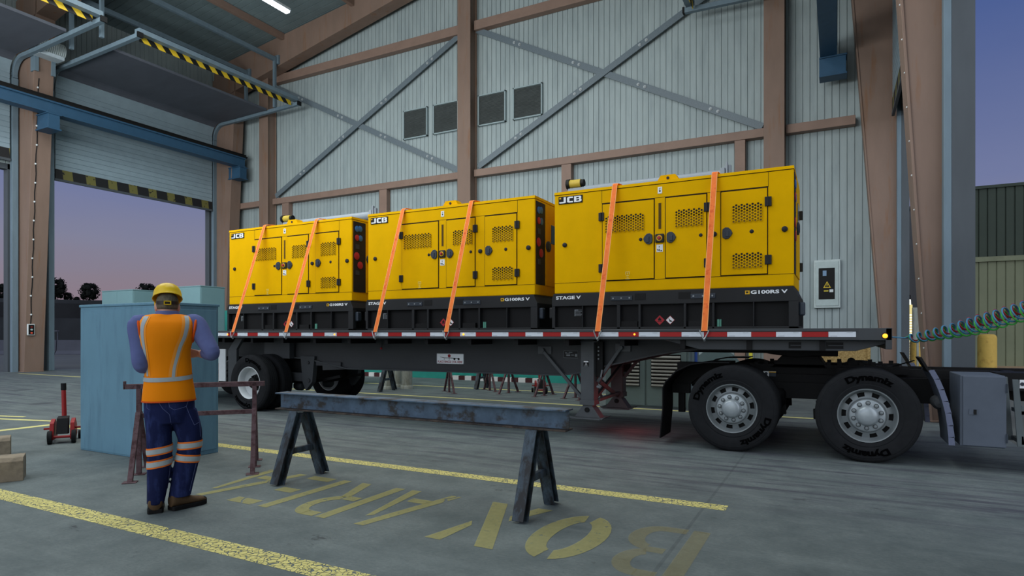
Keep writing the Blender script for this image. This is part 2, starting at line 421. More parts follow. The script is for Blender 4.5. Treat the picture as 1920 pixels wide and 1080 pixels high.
# ---------------------------------------------------------------- steel frame
def mir(x): return 2*RIDGE-x
def frame_column(y0, y1, side, name_i):
    mb = MB(); sg = 1 if side < 0 else -1
    xw = XL+0.04 if side < 0 else XR-0.2
    if side < 0: xb, xt = (-26.62, -25.72) if y1 < 15 else (-26.40, -25.55)
    else: xb, xt = (1.34, 0.52) if y1 < 15 else (1.19, 0.20)
    z1 = 13.9
    P = [(xw, 0), (xb, 0), (xt, z1), (xw, z1)]
    mb.prism([(x, y0+0.03, z) for x, z in P], (0, y1-y0-0.06, 0))
    mb.prism([(xb-sg*0.03, y0, 0), (xb+sg*0.012, y0, 0), (xt+sg*0.012, y0, z1), (xt-sg*0.03, y0, z1)], (0, y1-y0, 0))
    mb.box(min(xw, xb)-0.02, max(xw, xb)+0.02, y0-0.02, y1+0.02, 0, 0.03)
    return struct(mb.build('steel_column', M['steel'], bevel=0.008))
for y0, y1 in ((11.86, 12.50), (20.12, 20.68)):
    for s in (-1, 1): frame_column(y0, y1, s, 0)
def rafter(y0, y1):
    for s in (-1, 1):
        g = (lambda x: x) if s < 0 else mir
        lo = lambda x: min(13.37+0.205*(x+24.33), zc(x)-0.72)
        xs = [-27.1, -26.2, -24.3, -22, -19.5, -17.5, -15.5, RIDGE]
        top = [(g(x), y0, zc(x)-0.03) for x in xs]; bot = [(g(x), y0, max(12.95, lo(x)) if x < -25 else lo(x)) for x in xs]
        mb = MB()
        vs = top+bot+[(p[0], y1, p[2]) for p in top+bot]; n = len(xs); fs = []
        for i in range(n-1):
            fs += [(i, i+1, n+i+1, n+i), (2*n+i, 3*n+i, 3*n+i+1, 2*n+i+1), (i, 2*n+i, 2*n+i+1, i+1), (n+i, n+i+1, 3*n+i+1, 3*n+i)]
        fs += [(0, n, 3*n, 2*n), (n-1, 3*n-1, 4*n-1, 2*n-1)]
        mb.add(vs, fs)
        struct(mb.build('roof_rafter', M['steel']))
rafter(11.86, 12.50); rafter(20.12, 20.68)
for x in (-22.35, -18.2, -14.2):
    for xx in (x, mir(x)):
        mb = MB(); z = zc(xx)
        mb.box(xx-0.09, xx+0.09, -4, 20.12, z-0.27, z+0.01)
        struct(mb.build('roof_purlin', M['girt'], bevel=0.01))
for x in (-24.02, RIDGE, -1.685):
    mb = MB(); zt = zc(x)-0.05
    mb.box(x-0.295, x+0.295, 20.45, 20.49, 0, zt).box(x-0.295, x+0.295, 20.92, 20.96, 0, zt).box(x+0.20, x+0.24, 20.49, 20.92, 0, zt).box(x-0.24, x-0.20, 20.49, 20.92, 0, zt)
    mb.box(x-0.36, x+0.36, 20.40, 20.99, 0, 0.03)
    struct(mb.build('gable_column', M['steel'], bevel=0.006))
def girt(x0, x1, z0, z1):
    struct(MB().box(x0, x1, 20.70, 20.98, z0, z1).build('wall_girt', M['girt'], bevel=0.01))
for x0, x1 in ((-26.3, -24.33), (-23.70, -13.16), (-12.54, -2.0), (-1.37, 0.50)): girt(x0, x1, 7.57, 7.84)
for x0, x1 in ((-23.70, -13.16), (-12.54, -2.0)): girt(x0, x1, 13.30, 13.66)
for x0, x1 in ((-23.1, -22.67), (-17.28, -16.88), (-8.85, -8.47), (-2.87, -2.55)):
    struct(MB().box(x0, x1, 20.73, 20.98, 0, 7.57).build('girt_post', M['girt'], bevel=0.01))

# flat cross braces with bolt pairs
def brace(p0, p1, label, y=20.84):
    t = thing('cross_brace', label, 'brace', (p0[0], y, p0[1]))
    a = Vector((0, 0, 0)); b = Vector((p1[0]-p0[0], 0, p1[1]-p0[1]))
    d = b.normalized(); nrm = Vector((-d.z, 0, d.x))
    mb = MB(); q = [a-nrm*0.11, b-nrm*0.11, b+nrm*0.11, a+nrm*0.11]; mb.prism(q, (0, 0.03, 0))
    mb.build('flat_bar', M['galv'], t)
    for k in (0.17, 0.40, 0.63, 0.86):
        c = a.lerp(b, k)
        for s in (-0.13, 0.13): MB().cyl(c+d*s+Vector((0, -0.02, 0)), c+d*s, 0.055, n=8).cyl(c+d*s+Vector((0, -0.05, 0)), c+d*s, 0.028, n=6).build('bolt', M['bolt'], t)
M['bolt'] = paint('bolt_grey', (172, 178, 182), var=0.15, scale=40, rough=0.4)
brace((-12.5, 13.35), (-2.05, 7.93), 'galvanised flat brace falling from the middle gable column down behind the nearest generator')
brace((-12.4, 7.97), (-2.0, 13.38), 'galvanised flat brace rising from the middle gable column past the hanging door track', 20.79)
brace((-23.8, 13.25), (-13.25, 7.90), 'galvanised flat brace falling towards the middle gable column below the paired wall vents')
brace((-23.6, 7.97), (-13.25, 13.31), 'galvanised flat brace rising from above the farthest generator to the middle gable column', 20.79)

# louvred wall vents
def vent(x, label):
    t = thing('wall_vent', label, 'vent', (x, 20.95, 9.58), group='square vents beside the middle gable column')
    w, h = 1.23, 1.22; fr = MB()
    for a in ((0, w, 0, 0.05), (0, w, h-0.05, h), (0, 0.05, 0, h), (w-0.05, w, 0, h)): fr.box(a[0], a[1], -0.06, 0.04, a[2], a[3])
    fr.build('frame', M['galv_light'], t, bevel=0.005)
    sl = MB()
    for i in range(22):
        z = 0.07+i*0.05
        sl.add([(0.05, -0.045, z), (w-0.05, -0.045, z), (w-0.05, 0.0, z+0.04), (0.05, 0.0, z+0.04)], [(0, 1, 2, 3)])
    sl.box(0.05, w-0.05, 0.0, 0.02, 0.05, h-0.05)
    sl.build('louvres', M['louvre'], t)
M['galv_light'] = paint('vent_frame', (150, 166, 170), var=0.06, rough=0.5)
M['louvre'] = paint('louvre_dark', (92, 98, 98), var=0.15, scale=3, rough=0.6)
vent(-16.14, 'farthest dark square louvred vent of four on the corrugated gable wall')
vent(-14.62, 'dark louvred vent partly hidden behind the far edge of the middle column')
vent(-12.48, 'dark louvred vent just beyond the near edge of the middle gable column')
vent(-10.93, 'nearest dark louvred vent of four, touching the diagonal brace')

# ---------------------------------------------------------------- overhead doors
def overhead_door(side, yr, name, zbot, open_up=True, hanger=True):
    s = 1 if side < 0 else -1
    X = (lambda x: x) if side < 0 else (lambda x: mir(x)+0.09)
    y0, y1 = yr
    e = bpy.data.objects.new(name, None); COL.objects.link(e); e['kind'] = 'structure'
    # curtain: vertical leaf, bend, horizontal leaf under the roof
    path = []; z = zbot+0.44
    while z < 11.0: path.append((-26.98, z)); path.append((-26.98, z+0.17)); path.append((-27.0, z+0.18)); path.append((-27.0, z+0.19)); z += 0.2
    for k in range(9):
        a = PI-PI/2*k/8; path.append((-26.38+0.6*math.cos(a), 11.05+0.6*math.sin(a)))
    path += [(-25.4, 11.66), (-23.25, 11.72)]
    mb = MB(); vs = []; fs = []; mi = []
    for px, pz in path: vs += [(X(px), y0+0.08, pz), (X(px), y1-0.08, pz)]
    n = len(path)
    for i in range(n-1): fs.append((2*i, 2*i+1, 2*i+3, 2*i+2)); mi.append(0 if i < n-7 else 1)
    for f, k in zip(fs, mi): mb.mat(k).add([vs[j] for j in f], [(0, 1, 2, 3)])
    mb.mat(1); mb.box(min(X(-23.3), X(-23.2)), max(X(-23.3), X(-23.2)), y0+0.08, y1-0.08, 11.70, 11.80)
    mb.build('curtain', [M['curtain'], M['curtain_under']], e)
    xa, xb = sorted((X(-27.02), X(-26.97)))
    mb = MB(); mb.box(xa, xb, y0+0.08, y1-0.08, zbot+0.09, zbot+0.46); mb.build('bottom_edge', M['haz_worn'], e)
    mb = MB(); mb.box(xa-0.01, xb+0.01, y0+0.06, y1-0.06, zbot, zbot+0.09); mb.build('rubber_seal', M['frame_dark'], e)
    for yy, g in ((y0-0.16, 0), (y1-0.02, 1)):
        t = MB(); a, b = sorted((X(-27.12), X(-26.95))) if side < 0 else (1.48, 1.585)
        t.box(a, b, yy, yy+0.20, 0, 10.9)
        P = [(-27.0, 10.9)]+[(-26.4+0.62*math.cos(PI-PI/2*k/8), 11.0+0.62*math.sin(PI-PI/2*k/8)) for k in range(9)]+[(-25.4, 11.63), (-21.3, 11.74)]
        for p, q in zip(P[:-1], P[1:]): t.bar((X(p[0]), yy+0.1, p[1]), (X(q[0]), yy+0.1, q[1]), 0.16, 0.15)
        t.build('track', M['frame'], e, bevel=0.01)
        c = MB(); a, b = sorted((X(-21.32), X(-21.26))); c.box(a, b, yy, yy+0.2, 11.66, 11.84); c.build('end_cap', M['black'], e)
    a, b = sorted((X(-21.62), X(-21.60)))
    mb = MB(); mb.box(a, b, y0+0.1, y1-0.1, 11.66, 11.88); mb.build('hazard_bar', M['haz'], e)
    a, b = sorted((X(-21.62), X(-21.35)))
    mb = MB(); mb.box(a, b, y0-0.05, y1+0.1, 11.86, 12.02); mb.build('cross_bar', M['frame'], e)
    jx = sorted((-27.28, -27.58)) if side < 0 else (1.585, 1.88 if y1 < 15 else 1.77)
    j = MB()
    for yy in (y0-0.22, y1-0.02): j.box(jx[0], jx[1], yy, yy+0.24, 0, 7.75)
    j.box(jx[0], jx[1], y0-0.22, y1+0.22, 7.55, 7.75)
    j.build('door_frame', M['frame_dark'], e)
overhead_door(-1, D2, 'door_2', 7.41); overhead_door(-1, D1, 'door_1', 7.80)
overhead_door(1, D2, 'door_3', 7.41); overhead_door(1, D1, 'door_4', 7.80)

# ceiling rails the door tracks hang from
for side in (-1, 1):
    X = (lambda x: x) if side < 0 else mir
    for x, z, nm in ((-24.6, 13.72, 0), (-22.7, 13.97, 1)):
        mb = MB(); mb.box(X(x)-0.07, X(x)+0.07, -4, 20.06, z-0.09, z+0.09)
        mb.box(X(x)-0.16, X(x)+0.16, 20.02, 20.12, z-0.2, z+0.2)
        struct(mb.build('hanger_rail', M['frame'], bevel=0.006))
        for y in (3.9, 12.45, 19.95):
            if side > 0 and not (y > 19 and nm): continue
            h = MB(); h.box(X(x)-0.06, X(x)+0.06, y-0.06, y+0.06, 11.76, z-0.08)
            struct(h.build('track_hanger', M['frame'], bevel=0.005))

# ---------------------------------------------------------------- crane runways
def runway(side):
    X = (lambda x: x) if side < 0 else mir
    t = thing('crane_runway', 'long blue crane beam with black rail along the roller doors' if side < 0 else 'blue crane beam overhead beside the tall brown column by the yard opening', 'crane beam', (X(-25.5), 8, 9.5))
    mb = MB(); mb.ibeam((0, -12, 0.19), (0, 12.5, 0.19), 0.44, 0.46, 0.06, 0.28)
    mb.build('beam', M['blue_crane'], t)
    mb = MB(); mb.box(-0.23, 0.23, -12, 12.58, 0.42, 0.50).box(-0.09, 0.09, -12, 12.62, 0.50, 0.62); mb.build('rail', M['black'], t)
    for y in (4.18, 12.30):
        b = MB(); xa, xb = (-0.75, 0.24) if side < 0 else (-0.24, 0.75)
        if y > 10: xa, xb = (-0.55, 0.24) if side < 0 else (-0.24, 0.45)
        b.box(xa, xb, y-0.17, y+0.22, -0.58, -0.06).box(xa-0.0, xb+0.03, y-0.22, y+0.27, -0.62, -0.57).box(xa, xb+0.03, y-0.22, y+0.27, -0.08, -0.04)
        b.build('bracket', M['blue_crane'], t, bevel=0.01)
runway(-1); runway(1)

# ---------------------------------------------------------------- lamps under the roof
for k, (x, y0) in enumerate(((-18.8, 14.6),)):
    t = thing('fluorescent_lamp', 'glowing white fluorescent tube lamp hanging under the roof sheets', 'lamp', (x, y0, 13.85))
    mb = MB(); mb.box(-0.13, 0.13, 0, 2.6, 0.06, 0.16); mb.build('housing', M['lamp_case'], t, bevel=0.01)
    mb = MB(); mb.box(-0.11, 0.11, 0.03, 2.57, -0.02, 0.06); mb.build('diffuser', M['lamp'], t, bevel=0.02)
    mb = MB(); mb.cyl((0, 0.5, 0.15), (0, 0.5, 1.3), 0.012, n=6).cyl((0, 2.1, 0.15), (0, 2.1, 1.3), 0.012, n=6); mb.build('hanging_wire', M['galv'], t)

# chain hoist motor and the pull chain with its push-button box
t = thing('door_motor', 'ribbed grey electric motor mounted high on the brown column', 'motor', (-25.62, 12.2, 11.55))
mb = MB()
mb.cyl((0, -0.45, 0.35), (0, 0.45, 0.35), 0.27, n=20)
for k in range(14): mb.cyl((0, -0.42+k*0.064, 0.35), (0, -0.39+k*0.064, 0.35), 0.31, n=20)
mb.build('motor_body', paint('motor_grey', (168, 178, 180), var=0.05, rough=0.4), t, smooth=40)
mb = MB(); mb.cyl((0, -0.52, 0.35), (0, -0.45, 0.35), 0.30, n=20); mb.build('fan_cover', M['frame_dark'], t, smooth=40)
mb = MB(); mb.box(-0.25, 0.25, -0.42, 0.42, 0.0, 0.14); mb.build('terminal_box', paint('motor_box', (176, 188, 196), rough=0.4), t, bevel=0.02)
mb = MB(); mb.box(-0.5, -0.2, -0.35, -0.22, -0.52, 0.02).box(-0.5, -0.2, 0.2, 0.33, -0.52, 0.02); mb.build('mounting_leg', M['frame'], t)
def cable(xb, xt, y, z0, z1, label, sg, cr):
    t = thing('chain_cable', label, 'cable', (xb, y, z0))
    pts = []
    n = 26
    for i in range(n+1):
        k = i/n; pts.append(((xt-xb)*k, 0.015*math.sin(i*1.7), (z1-z0)*k))
    MB().tube(pts, 0.018 if sg > 0 else 0.008, 6).build('cable', M['rubber'], t, smooth=60)
    for i in range(1, n, 2): MB().ball((pts[i][0]+0.012*sg, pts[i][1]-0.012, pts[i][2]), cr, 8, 6).build('cable_clip', M['white'], t, smooth=60)
cable(-26.488, -25.905, 12.02, 1.79, 10.8, 'black cable with small white clips running down the brown column by the roller doors', 1, 0.035)
cable(1.285, 0.855, 11.94, 0.9, 8.2, 'thin cable with small white clips on the brown column beside the yard opening', -1, 0.016)
t = thing('push_button_box', 'small white framed door control box with buttons on the brown column', 'control box', (-26.505, 12.02, 1.58))
mb = MB(); mb.box(0, 0.07, -0.12, 0.12, -0.21, 0.21); mb.build('box', M['white'], t, bevel=0.02)
mb = MB(); mb.box(0.07, 0.08, -0.09, 0.09, -0.18, 0.18); mb.build('face_plate', M['black'], t)
for z, c in ((0.10, (120, 40, 36)), (0.0, (170, 190, 190)), (-0.12, (220, 90, 70))):
    MB().cyl((0.08, 0.0, z), (0.11, 0.0, z), 0.035, n=10).build('button', paint('btn', c, rough=0.4), t)
# wall switch box on the gable wall
t = thing('distribution_box', 'white electrical box with black panel and yellow warning triangle on the gable wall', 'electrical box', (-0.60, 21.0, 2.2))
mb = MB(); mb.box(0, 0.71, -0.13, 0, 0, 1.45); mb.build('cabinet', paint('box_grey', (188, 200, 200), var=0.08, scale=5, rough=0.5), t, bevel=0.015)
mb = MB(); mb.box(0.05, 0.66, -0.155, -0.13, 0.06, 1.39); mb.build('door', paint('box_door', (176, 190, 190), var=0.08, scale=5, rough=0.5), t, bevel=0.012)
mb = MB(); mb.box(0.13, 0.56, -0.17, -0.155, 0.26, 1.20); mb.build('panel', M['black'], t, bevel=0.03)
mb = MB(); mb.prism([(0.25, -0.175, 0.60), (0.46, -0.175, 0.60), (0.355, -0.175, 0.80)], (0, 0.004, 0)); mb.build('warning_triangle', paint('tri', (210, 180, 50), rough=0.5), t)
mb = MB(); mb.prism([(0.29, -0.178, 0.625), (0.42, -0.178, 0.625), (0.355, -0.178, 0.755)], (0, 0.003, 0)); mb.build('triangle_field', M['black'], t)
mb = MB(); mb.prism([(0.36, -0.182, 0.74), (0.335, -0.182, 0.68), (0.352, -0.182, 0.68), (0.345, -0.182, 0.635), (0.375, -0.182, 0.695), (0.358, -0.182, 0.695)], (0, 0.003, 0)); mb.build('flash_mark', paint('tri2', (225, 200, 70), rough=0.5), t)
mb = MB(); mb.box(0.24, 0.34, -0.18, -0.17, 0.96, 1.12); mb.build('meter', paint('meter_blue', (120, 150, 180), rough=0.3), t)
mb = MB(); mb.box(0.42, 0.52, -0.175, -0.17, 0.47, 0.55); mb.build('tag', M['white'], t)
mb = MB(); mb.box(0.27, 0.39, -0.175, -0.17, 0.49, 0.53); mb.build('yellow_tag', paint('tri3', (200, 180, 60), rough=0.5), t)
# ---------------------------------------------------------------- generators on the flatbed
M['yellow'] = paint('machine_yellow', (230, 175, 0), var=0.05, scale=3, rough=0.6, spec=0.04)
M['yellow_dk'] = paint('machine_yellow_shaded', (150, 112, 8), var=0.06, scale=6, rough=0.6)
M['gblack'] = paint('machine_black', (30, 31, 33), var=0.10, scale=5, rough=0.55, spec=0.3)
M['gpocket'] = paint('machine_pocket', (20, 20, 21), var=0.10, scale=5, rough=0.6, spec=0.2)
M['seam'] = paint('door_gap', (38, 26, 6), var=0.1, rough=0.9)
M['handle'] = paint('handle_grey', (48, 56, 66), var=0.12, scale=12, rough=0.45)
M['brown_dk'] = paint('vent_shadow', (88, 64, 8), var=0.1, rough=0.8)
M['letter_w'] = paint('letter_white', (236, 238, 240), var=0.02, rough=0.5)
M['letter_y'] = paint('letter_yellow', (222, 170, 20), var=0.03, rough=0.5)
M['socket_b'] = paint('socket_blue', (52, 110, 176), var=0.06, rough=0.4)
M['socket_r'] = paint('socket_red', (170, 44, 52), var=0.06, rough=0.4)
M['red_decal'] = paint('decal_red', (176, 38, 48), var=0.03, rough=0.5)
M['rivet'] = paint('rivet_grey', (140, 146, 150), var=0.05, rough=0.4)
M['glass_dk'] = paint('dark_glass', (16, 17, 20), var=0.05, rough=0.1, spec=0.5)

LX, LY, LZ = 3.25, 1.2, 2.035
def front(x, z, y=0.0): return (x, y, z)
def rect_front(mb, x0, x1, z0, z1, y0, y1): return mb.box(x0, x1, min(y0, y1), max(y0, y1), z0, z1)
def plate_text(mb, body, x, z, w, h, y, bold=0.0, **k):
    put(mb, text_fit(body, w, h, bold, **k), lambda v: (x+v.x, y, z+v.y))

def hex_vent(x0, z0, cols, rows, parent):
    """perforated panel: a hexagonal lattice of pits, backs coloured darker towards the top as painted shade"""
    a, R, r = 0.0330, 0.0220, 0.0162; vstep = 0.0381
    mb = MB(); yf, yb = -0.024, -0.0146
    for c in range(cols):
        for q in range(rows):
            if c % 2 and q == rows-1 and False: continue
            cx = x0+a*c; cz = z0+vstep*(q+(0.5 if c % 2 else 0.0))
            O = []; I = []; B = []
            for k in range(6):
                t = PI/3*k
                O.append((cx+R*math.cos(t), yf, cz+R*math.sin(t))); I.append((cx+r*math.cos(t), yf, cz+r*math.sin(t))); B.append((cx+r*math.cos(t), yb, cz+r*math.sin(t)))
            vs = O+I+B
            mb.mat(0).add(vs, [(k, (k+1) % 6, 6+(k+1) % 6, 6+k) for k in range(6)])
            mb.mat(2).add(vs, [(6+k, 6+(k+1) % 6, 12+(k+1) % 6, 12+k) for k in range(6)])
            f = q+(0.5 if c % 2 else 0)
            mb.mat(1 if f >= rows-1.6 else (2 if f >= rows-2.6 else 3)).add(B, [(0, 1, 2, 3, 4, 5)])  # shade inside the pits painted by row: black, brown, then dark yellow
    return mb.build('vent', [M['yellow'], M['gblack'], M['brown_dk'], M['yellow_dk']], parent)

def door_handle(x, z, flip, parent, name='handle'):
    s = -0.85 if flip else 0.85
    prof = [(-0.075, 0.03), (-0.07, 0.065), (-0.03, 0.09), (0.015, 0.085), (0.055, 0.045), (0.075, 0.0), (0.055, -0.045), (0.015, -0.085), (-0.03, -0.09), (-0.07, -0.065), (-0.075, -0.03)]
    mb = MB(); mb.prism([(x+s*px, -0.014, z+pz*0.85) for px, pz in prof], (0, -0.022, 0))
    mb.box(x-0.022, x+0.022, -0.046, -0.034, z-0.05, z+0.03)
    return mb.build(name, M['handle'], parent, bevel=0.008)
def hinge(x, z, parent):
    mb = MB(); mb.box(x-0.04, x+0.04, -0.030, -0.004, z-0.06, z+0.06); mb.cyl((x, -0.032, z-0.06), (x, -0.032, z+0.06), 0.012, n=8)
    return mb.build('hinge', M['gblack'], parent, bevel=0.006)
def knob(x, z, r, parent):
    mb = MB(); mb.lathe((x, 0, z), (0, -1, 0), [(r, 0), (r, 0.018), (r*0.6, 0.026), (0, 0.026)], 14)
    return mb.build('latch_knob', M['gblack'], parent, smooth=40)
def gen_door(x0, x1, parent, hx, handle, vents, sticker=False):
    z0, z1 = 0.689, 1.80
    g = 0.012
    mb = MB(); mb.mat(0).box(x0+g, x1-g, -0.014, 0.0, z0+g, z1-g-0.004)
    mb.mat(1).box(x0, x1, -0.004, 0.0, z0, z1+0.004)
    d = mb.build('door', [M['yellow'], M['seam']], parent)
    for z in (1.61, 0.873): hinge(hx, z, d)
    door_handle(handle[0], 1.244, handle[1], d)
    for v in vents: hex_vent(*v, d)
    if sticker:
        s = MB(); y = -0.0165
        s.box(x0+0.36, x0+0.40, y, y+0.002, 0.745, 0.755).box(x0+0.35, x0+0.41, y, y+0.002, 0.70, 0.708).box(x0+0.35, x0+0.41, y, y+0.002, 0.80, 0.808).box(x0+0.35, x0+0.357, y, y+0.002, 0.765, 0.808).box(x0+0.403, x0+0.41, y, y+0.002, 0.765, 0.808).box(x0+0.365, x0+0.395, y, y+0.002, 0.722, 0.73).box(x0+0.374, x0+0.386, y, y+0.002, 0.77, 0.79)
        s.build('sticker', paint('sticker_pale', (236, 214, 110), rough=0.5), d)
    return d

def make_generator(label):
    t = thing('generator', label, 'generator', (0, 0, 0), group=None)
    # canopy
    mb = MB(); mb.box(0, LX, 0, LY, 0.53, 1.99); cp = mb.build('canopy', M['yellow'], t, bevel=0.012)
    mb = MB()
    mb.add([(-0.004, -0.006, 1.995), (LX+0.004, -0.006, 1.995), (LX+0.004, LY+0.006, 1.995), (-0.004, LY+0.006, 1.995), (0.0, 0.0, LZ), (LX, 0.0, LZ), (LX, LY, LZ), (0, LY, LZ), (0.1, 0.15, LZ+0.015), (LX-0.1, 0.15, LZ+0.015), (LX-0.1, LY-0.15, LZ+0.015), (0.1, LY-0.15, LZ+0.015)],
           [(0, 1, 5, 4), (1, 2, 6, 5), (2, 3, 7, 6), (3, 0, 4, 7), (4, 5, 9, 8), (5, 6, 10, 9), (6, 7, 11, 10), (7, 4, 8, 11), (8, 9, 10, 11), (0, 3, 2, 1)])
    mb.build('roof_panel', M['yellow'], t)
    s = MB()
    s.box(0, LX, -0.0025, 0.01, 1.989, 1.996).box(0, LX, -0.0025, 0.01, 0.683, 0.688).box(0.739, 0.743, -0.0025, 0.01, 1.80, 1.99).box(2.953, 2.957, -0.0025, 0.01, 1.80, 1.99).box(0.743, 2.955, -0.0025, 0.01, 1.803, 1.807)
    s.build('panel_seams', M['seam'], cp)
    # doors
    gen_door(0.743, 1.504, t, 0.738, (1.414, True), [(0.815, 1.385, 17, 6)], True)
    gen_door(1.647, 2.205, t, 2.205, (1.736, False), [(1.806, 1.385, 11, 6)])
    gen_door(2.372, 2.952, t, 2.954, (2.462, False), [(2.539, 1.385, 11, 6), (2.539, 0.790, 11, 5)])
    for x, r in ((0.167, 0.034), (1.31, 0.024), (2.123, 0.024), (2.294, 0.034), (2.758, 0.026), (3.145, 0.036)): knob(x, 1.246, r, t)
    mb = MB(); mb.mat(0).box(1.545, 1.605, -0.002, 0.012, 1.36, 1.74).mat(1).box(1.556, 1.594, -0.004, 0.0, 1.372, 1.728)
    mb.build('pull_slot', [M['yellow'], M['brown_dk']], t)
    mb = MB(); mb.box(1.513, 1.637, -0.03, 0, 1.183, 1.305); es = mb.build('emergency_stop', M['gblack'], t, bevel=0.02)
    mb = MB(); mb.cyl((1.574, -0.036, 1.244), (1.574, -0.03, 1.244), 0.040, n=20); mb.build('stop_ring', M['letter_y'], es)
    mb = MB(); mb.lathe((1.574, -0.036, 1.244), (0, -1, 0), [(0.024, 0), (0.024, 0.02), (0.018, 0.028), (0, 0.03)], 16); mb.build('stop_button', M['socket_r'], es, smooth=40)
    mb = MB(); mb.box(1.528, 1.616, -0.004, 0, 1.058, 1.158); lb = mb.build('noise_label', M['letter_w'], t)
    mb = MB(); plate_text(mb, '94', 1.537, 1.066, 0.04, 0.036, -0.0055, 0.02); mb.build('label_digits', M['black'], lb)
    mb = MB(); mb.box(1.585, 1.604, -0.0055, -0.0045, 1.067, 1.082).box(1.562, 1.574, -0.0055, -0.0045, 1.12, 1.135); mb.build('label_marks', M['handle'], lb)
    mb = MB(); mb.box(1.546, 1.606, -0.006, 0, 1.856, 1.950); tg = mb.build('spec_tag', M['letter_w'], t, bevel=0.004)
    mb = MB(); mb.box(1.566, 1.586, -0.008, -0.006, 1.880, 1.905).box(1.568, 1.574, -0.008, -0.006, 1.912, 1.93).box(1.574, 1.588, -0.008, -0.006, 1.926, 1.932); mb.build('tag_mark', M['handle'], tg)
    # brand plate
    mb = MB(); mb.box(0.069, 0.447, -0.012, 0, 1.850, 1.961); bp = mb.build('brand_plate', M['black'], t, bevel=0.003)
    mb = MB()
    def poly(pts): mb.prism([(0.083+x*0.35, -0.0145, 1.863+z*0.086) for x, z in pts], (0, 0.0025, 0))
    # wide block letters J C B
    poly([(0.0, 0.24), (0.0, 0.06), (0.05, 0.0), (0.24, 0.0), (0.30, 0.08), (0.30, 1.0), (0.20, 1.0), (0.20, 0.24)])
    poly([(0.36, 0.12), (0.44, 0.0), (0.62, 0.0), (0.62, 0.24), (0.46, 0.24), (0.46, 0.76), (0.62, 0.76), (0.62, 1.0), (0.44, 1.0), (0.36, 0.88)])
    poly([(0.67, 0.0), (0.94, 0.0), (1.0, 0.10), (1.0, 0.42), (0.96, 0.52), (0.88, 0.52), (0.88, 0.40), (0.90, 0.36), (0.90, 0.28), (0.86, 0.20), (0.77, 0.20), (0.77, 1.0), (0.67, 1.0)])
    poly([(0.77, 1.0), (0.93, 1.0), (0.99, 0.90), (0.99, 0.62), (0.96, 0.52), (0.77, 0.40), (0.77, 0.58), (0.86, 0.60), (0.89, 0.66), (0.89, 0.74), (0.86, 0.80), (0.77, 0.80)])
    mb.build('brand_letters', M['letter_w'], bp)
    mb = MB(); mb.box(0.084, 0.112, -0.0145, -0.012, 1.925, 1.948); mb.build('brand_square', M['letter_y'], bp)
    # end face with socket panel and service door
    mb = MB(); mb.box(LX-0.002, LX+0.006, 0.035, 0.36, 0.69, 1.96); cpn = mb.build('socket_panel', M['gblack'], t)
    for y, z, c in ((0.13, 1.83, 'socket_b'), (0.21, 1.84, 'socket_b'), (0.13, 1.67, 'socket_r'), (0.22, 1.67, 'socket_b'), (0.12, 1.34, 'socket_r'), (0.21, 1.18, 'socket_r')):
        mb = MB(); r = 0.055 if z > 1.5 else 0.068
        mb.lathe((LX+0.006, y, z), (1, 0, 0), [(r, 0), (r, 0.008), (r*0.8, 0.012), (0, 0.013)], 16); mb.build('socket', M[c], cpn, smooth=40)
    for z in (1.51, 1.04):
        mb = MB(); mb.box(LX+0.006, LX+0.012, 0.09, 0.19, z-0.04, z+0.04); mb.build('breaker', M['handle'], cpn)
    mb = MB(); mb.box(LX, LX+0.012, 0.375, 1.16, 0.69, 1.96); ed = mb.build('end_door', M['yellow'], t, bevel=0.004)
    mb = MB(); mb.box(LX+0.012, LX+0.02, 0.57, 0.95, 1.37, 1.67); mb.build('window', M['glass_dk'], ed, bevel=0.03)
    mb = MB(); mb.lathe((LX+0.012, 0.455, 1.31), (1, 0, 0), [(0.085, 0), (0.085, 0.02), (0.05, 0.035), (0, 0.035)], 14); mb.build('handle', M['handle'], ed)
    for z in (1.60, 0.87):
        mb = MB(); mb.box(LX+0.008, LX+0.05, 1.12, 1.2, z-0.06, z+0.06); mb.build('hinge', M['gblack'], ed, bevel=0.006)
    # base skirt: border bars in front of set-back pockets, fork tunnels
    mb = MB()
    mb.mat(1).box(0.02, LX-0.02, 0.045, LY-0.045, 0.0, 0.50)
    mb.mat(0)
    e0, e1 = -0.03, LX+0.055
    prof = [(e0, 0.34), (e1-0.005, 0.34), (e1, 0.40), (e1-0.05, 0.50), (LX, 0.529), (0, 0.529), (e0, 0.46)]
    mb.prism([(x, -0.03, z) for x, z in prof], (0, LY+0.06, 0))
    mb.box(e0, e1, -0.028, LY+0.028, 0.0, 0.03)
    for x0, x1 in ((e0, 0.02), (0.445, 0.46), (0.97, 1.02), (1.28, 1.315), (1.90, 1.935), (2.27, 2.30), (2.775, 2.79), (3.19, e1)):
        mb.box(x0, x1, -0.028, 0.06, 0.0, 0.36)
        mb.box(x0, x1, LY-0.06, LY+0.028, 0.0, 0.36)
    sk = mb.build('base_skirt', [M['gblack'], M['gpocket']], t, bevel=0.006)
    for x0, x1 in ((1.02, 1.26), (1.96, 2.2)):
        mb = MB(); mb.box(x0, x1, 0.0, 0.05, 0.02, 0.11); mb.build('fork_pocket', M['black'], sk)
    for x0, x1 in ((0.885, 1.195), (1.995, 2.315)):
        mb = MB(); mb.box(x0, x1, -0.042, -0.03, 0.405, 0.467); br = mb.build('tie_down_plate', M['handle'], sk, bevel=0.003)
        for k in (0.12, 0.5, 0.88):
            q = MB(); q.cyl((x0+(x1-x0)*k, -0.048, 0.436), (x0+(x1-x0)*k, -0.042, 0.436), 0.012, n=8)
            q.build('rivet', M['rivet'], t)
    for x0, x1 in ((1.232, 1.385), (1.833, 1.993)):
        mb = MB(); mb.box(x0, x1, -0.034, -0.03, 0.405, 0.495); mb.build('lifting_slot', M['black'], sk)
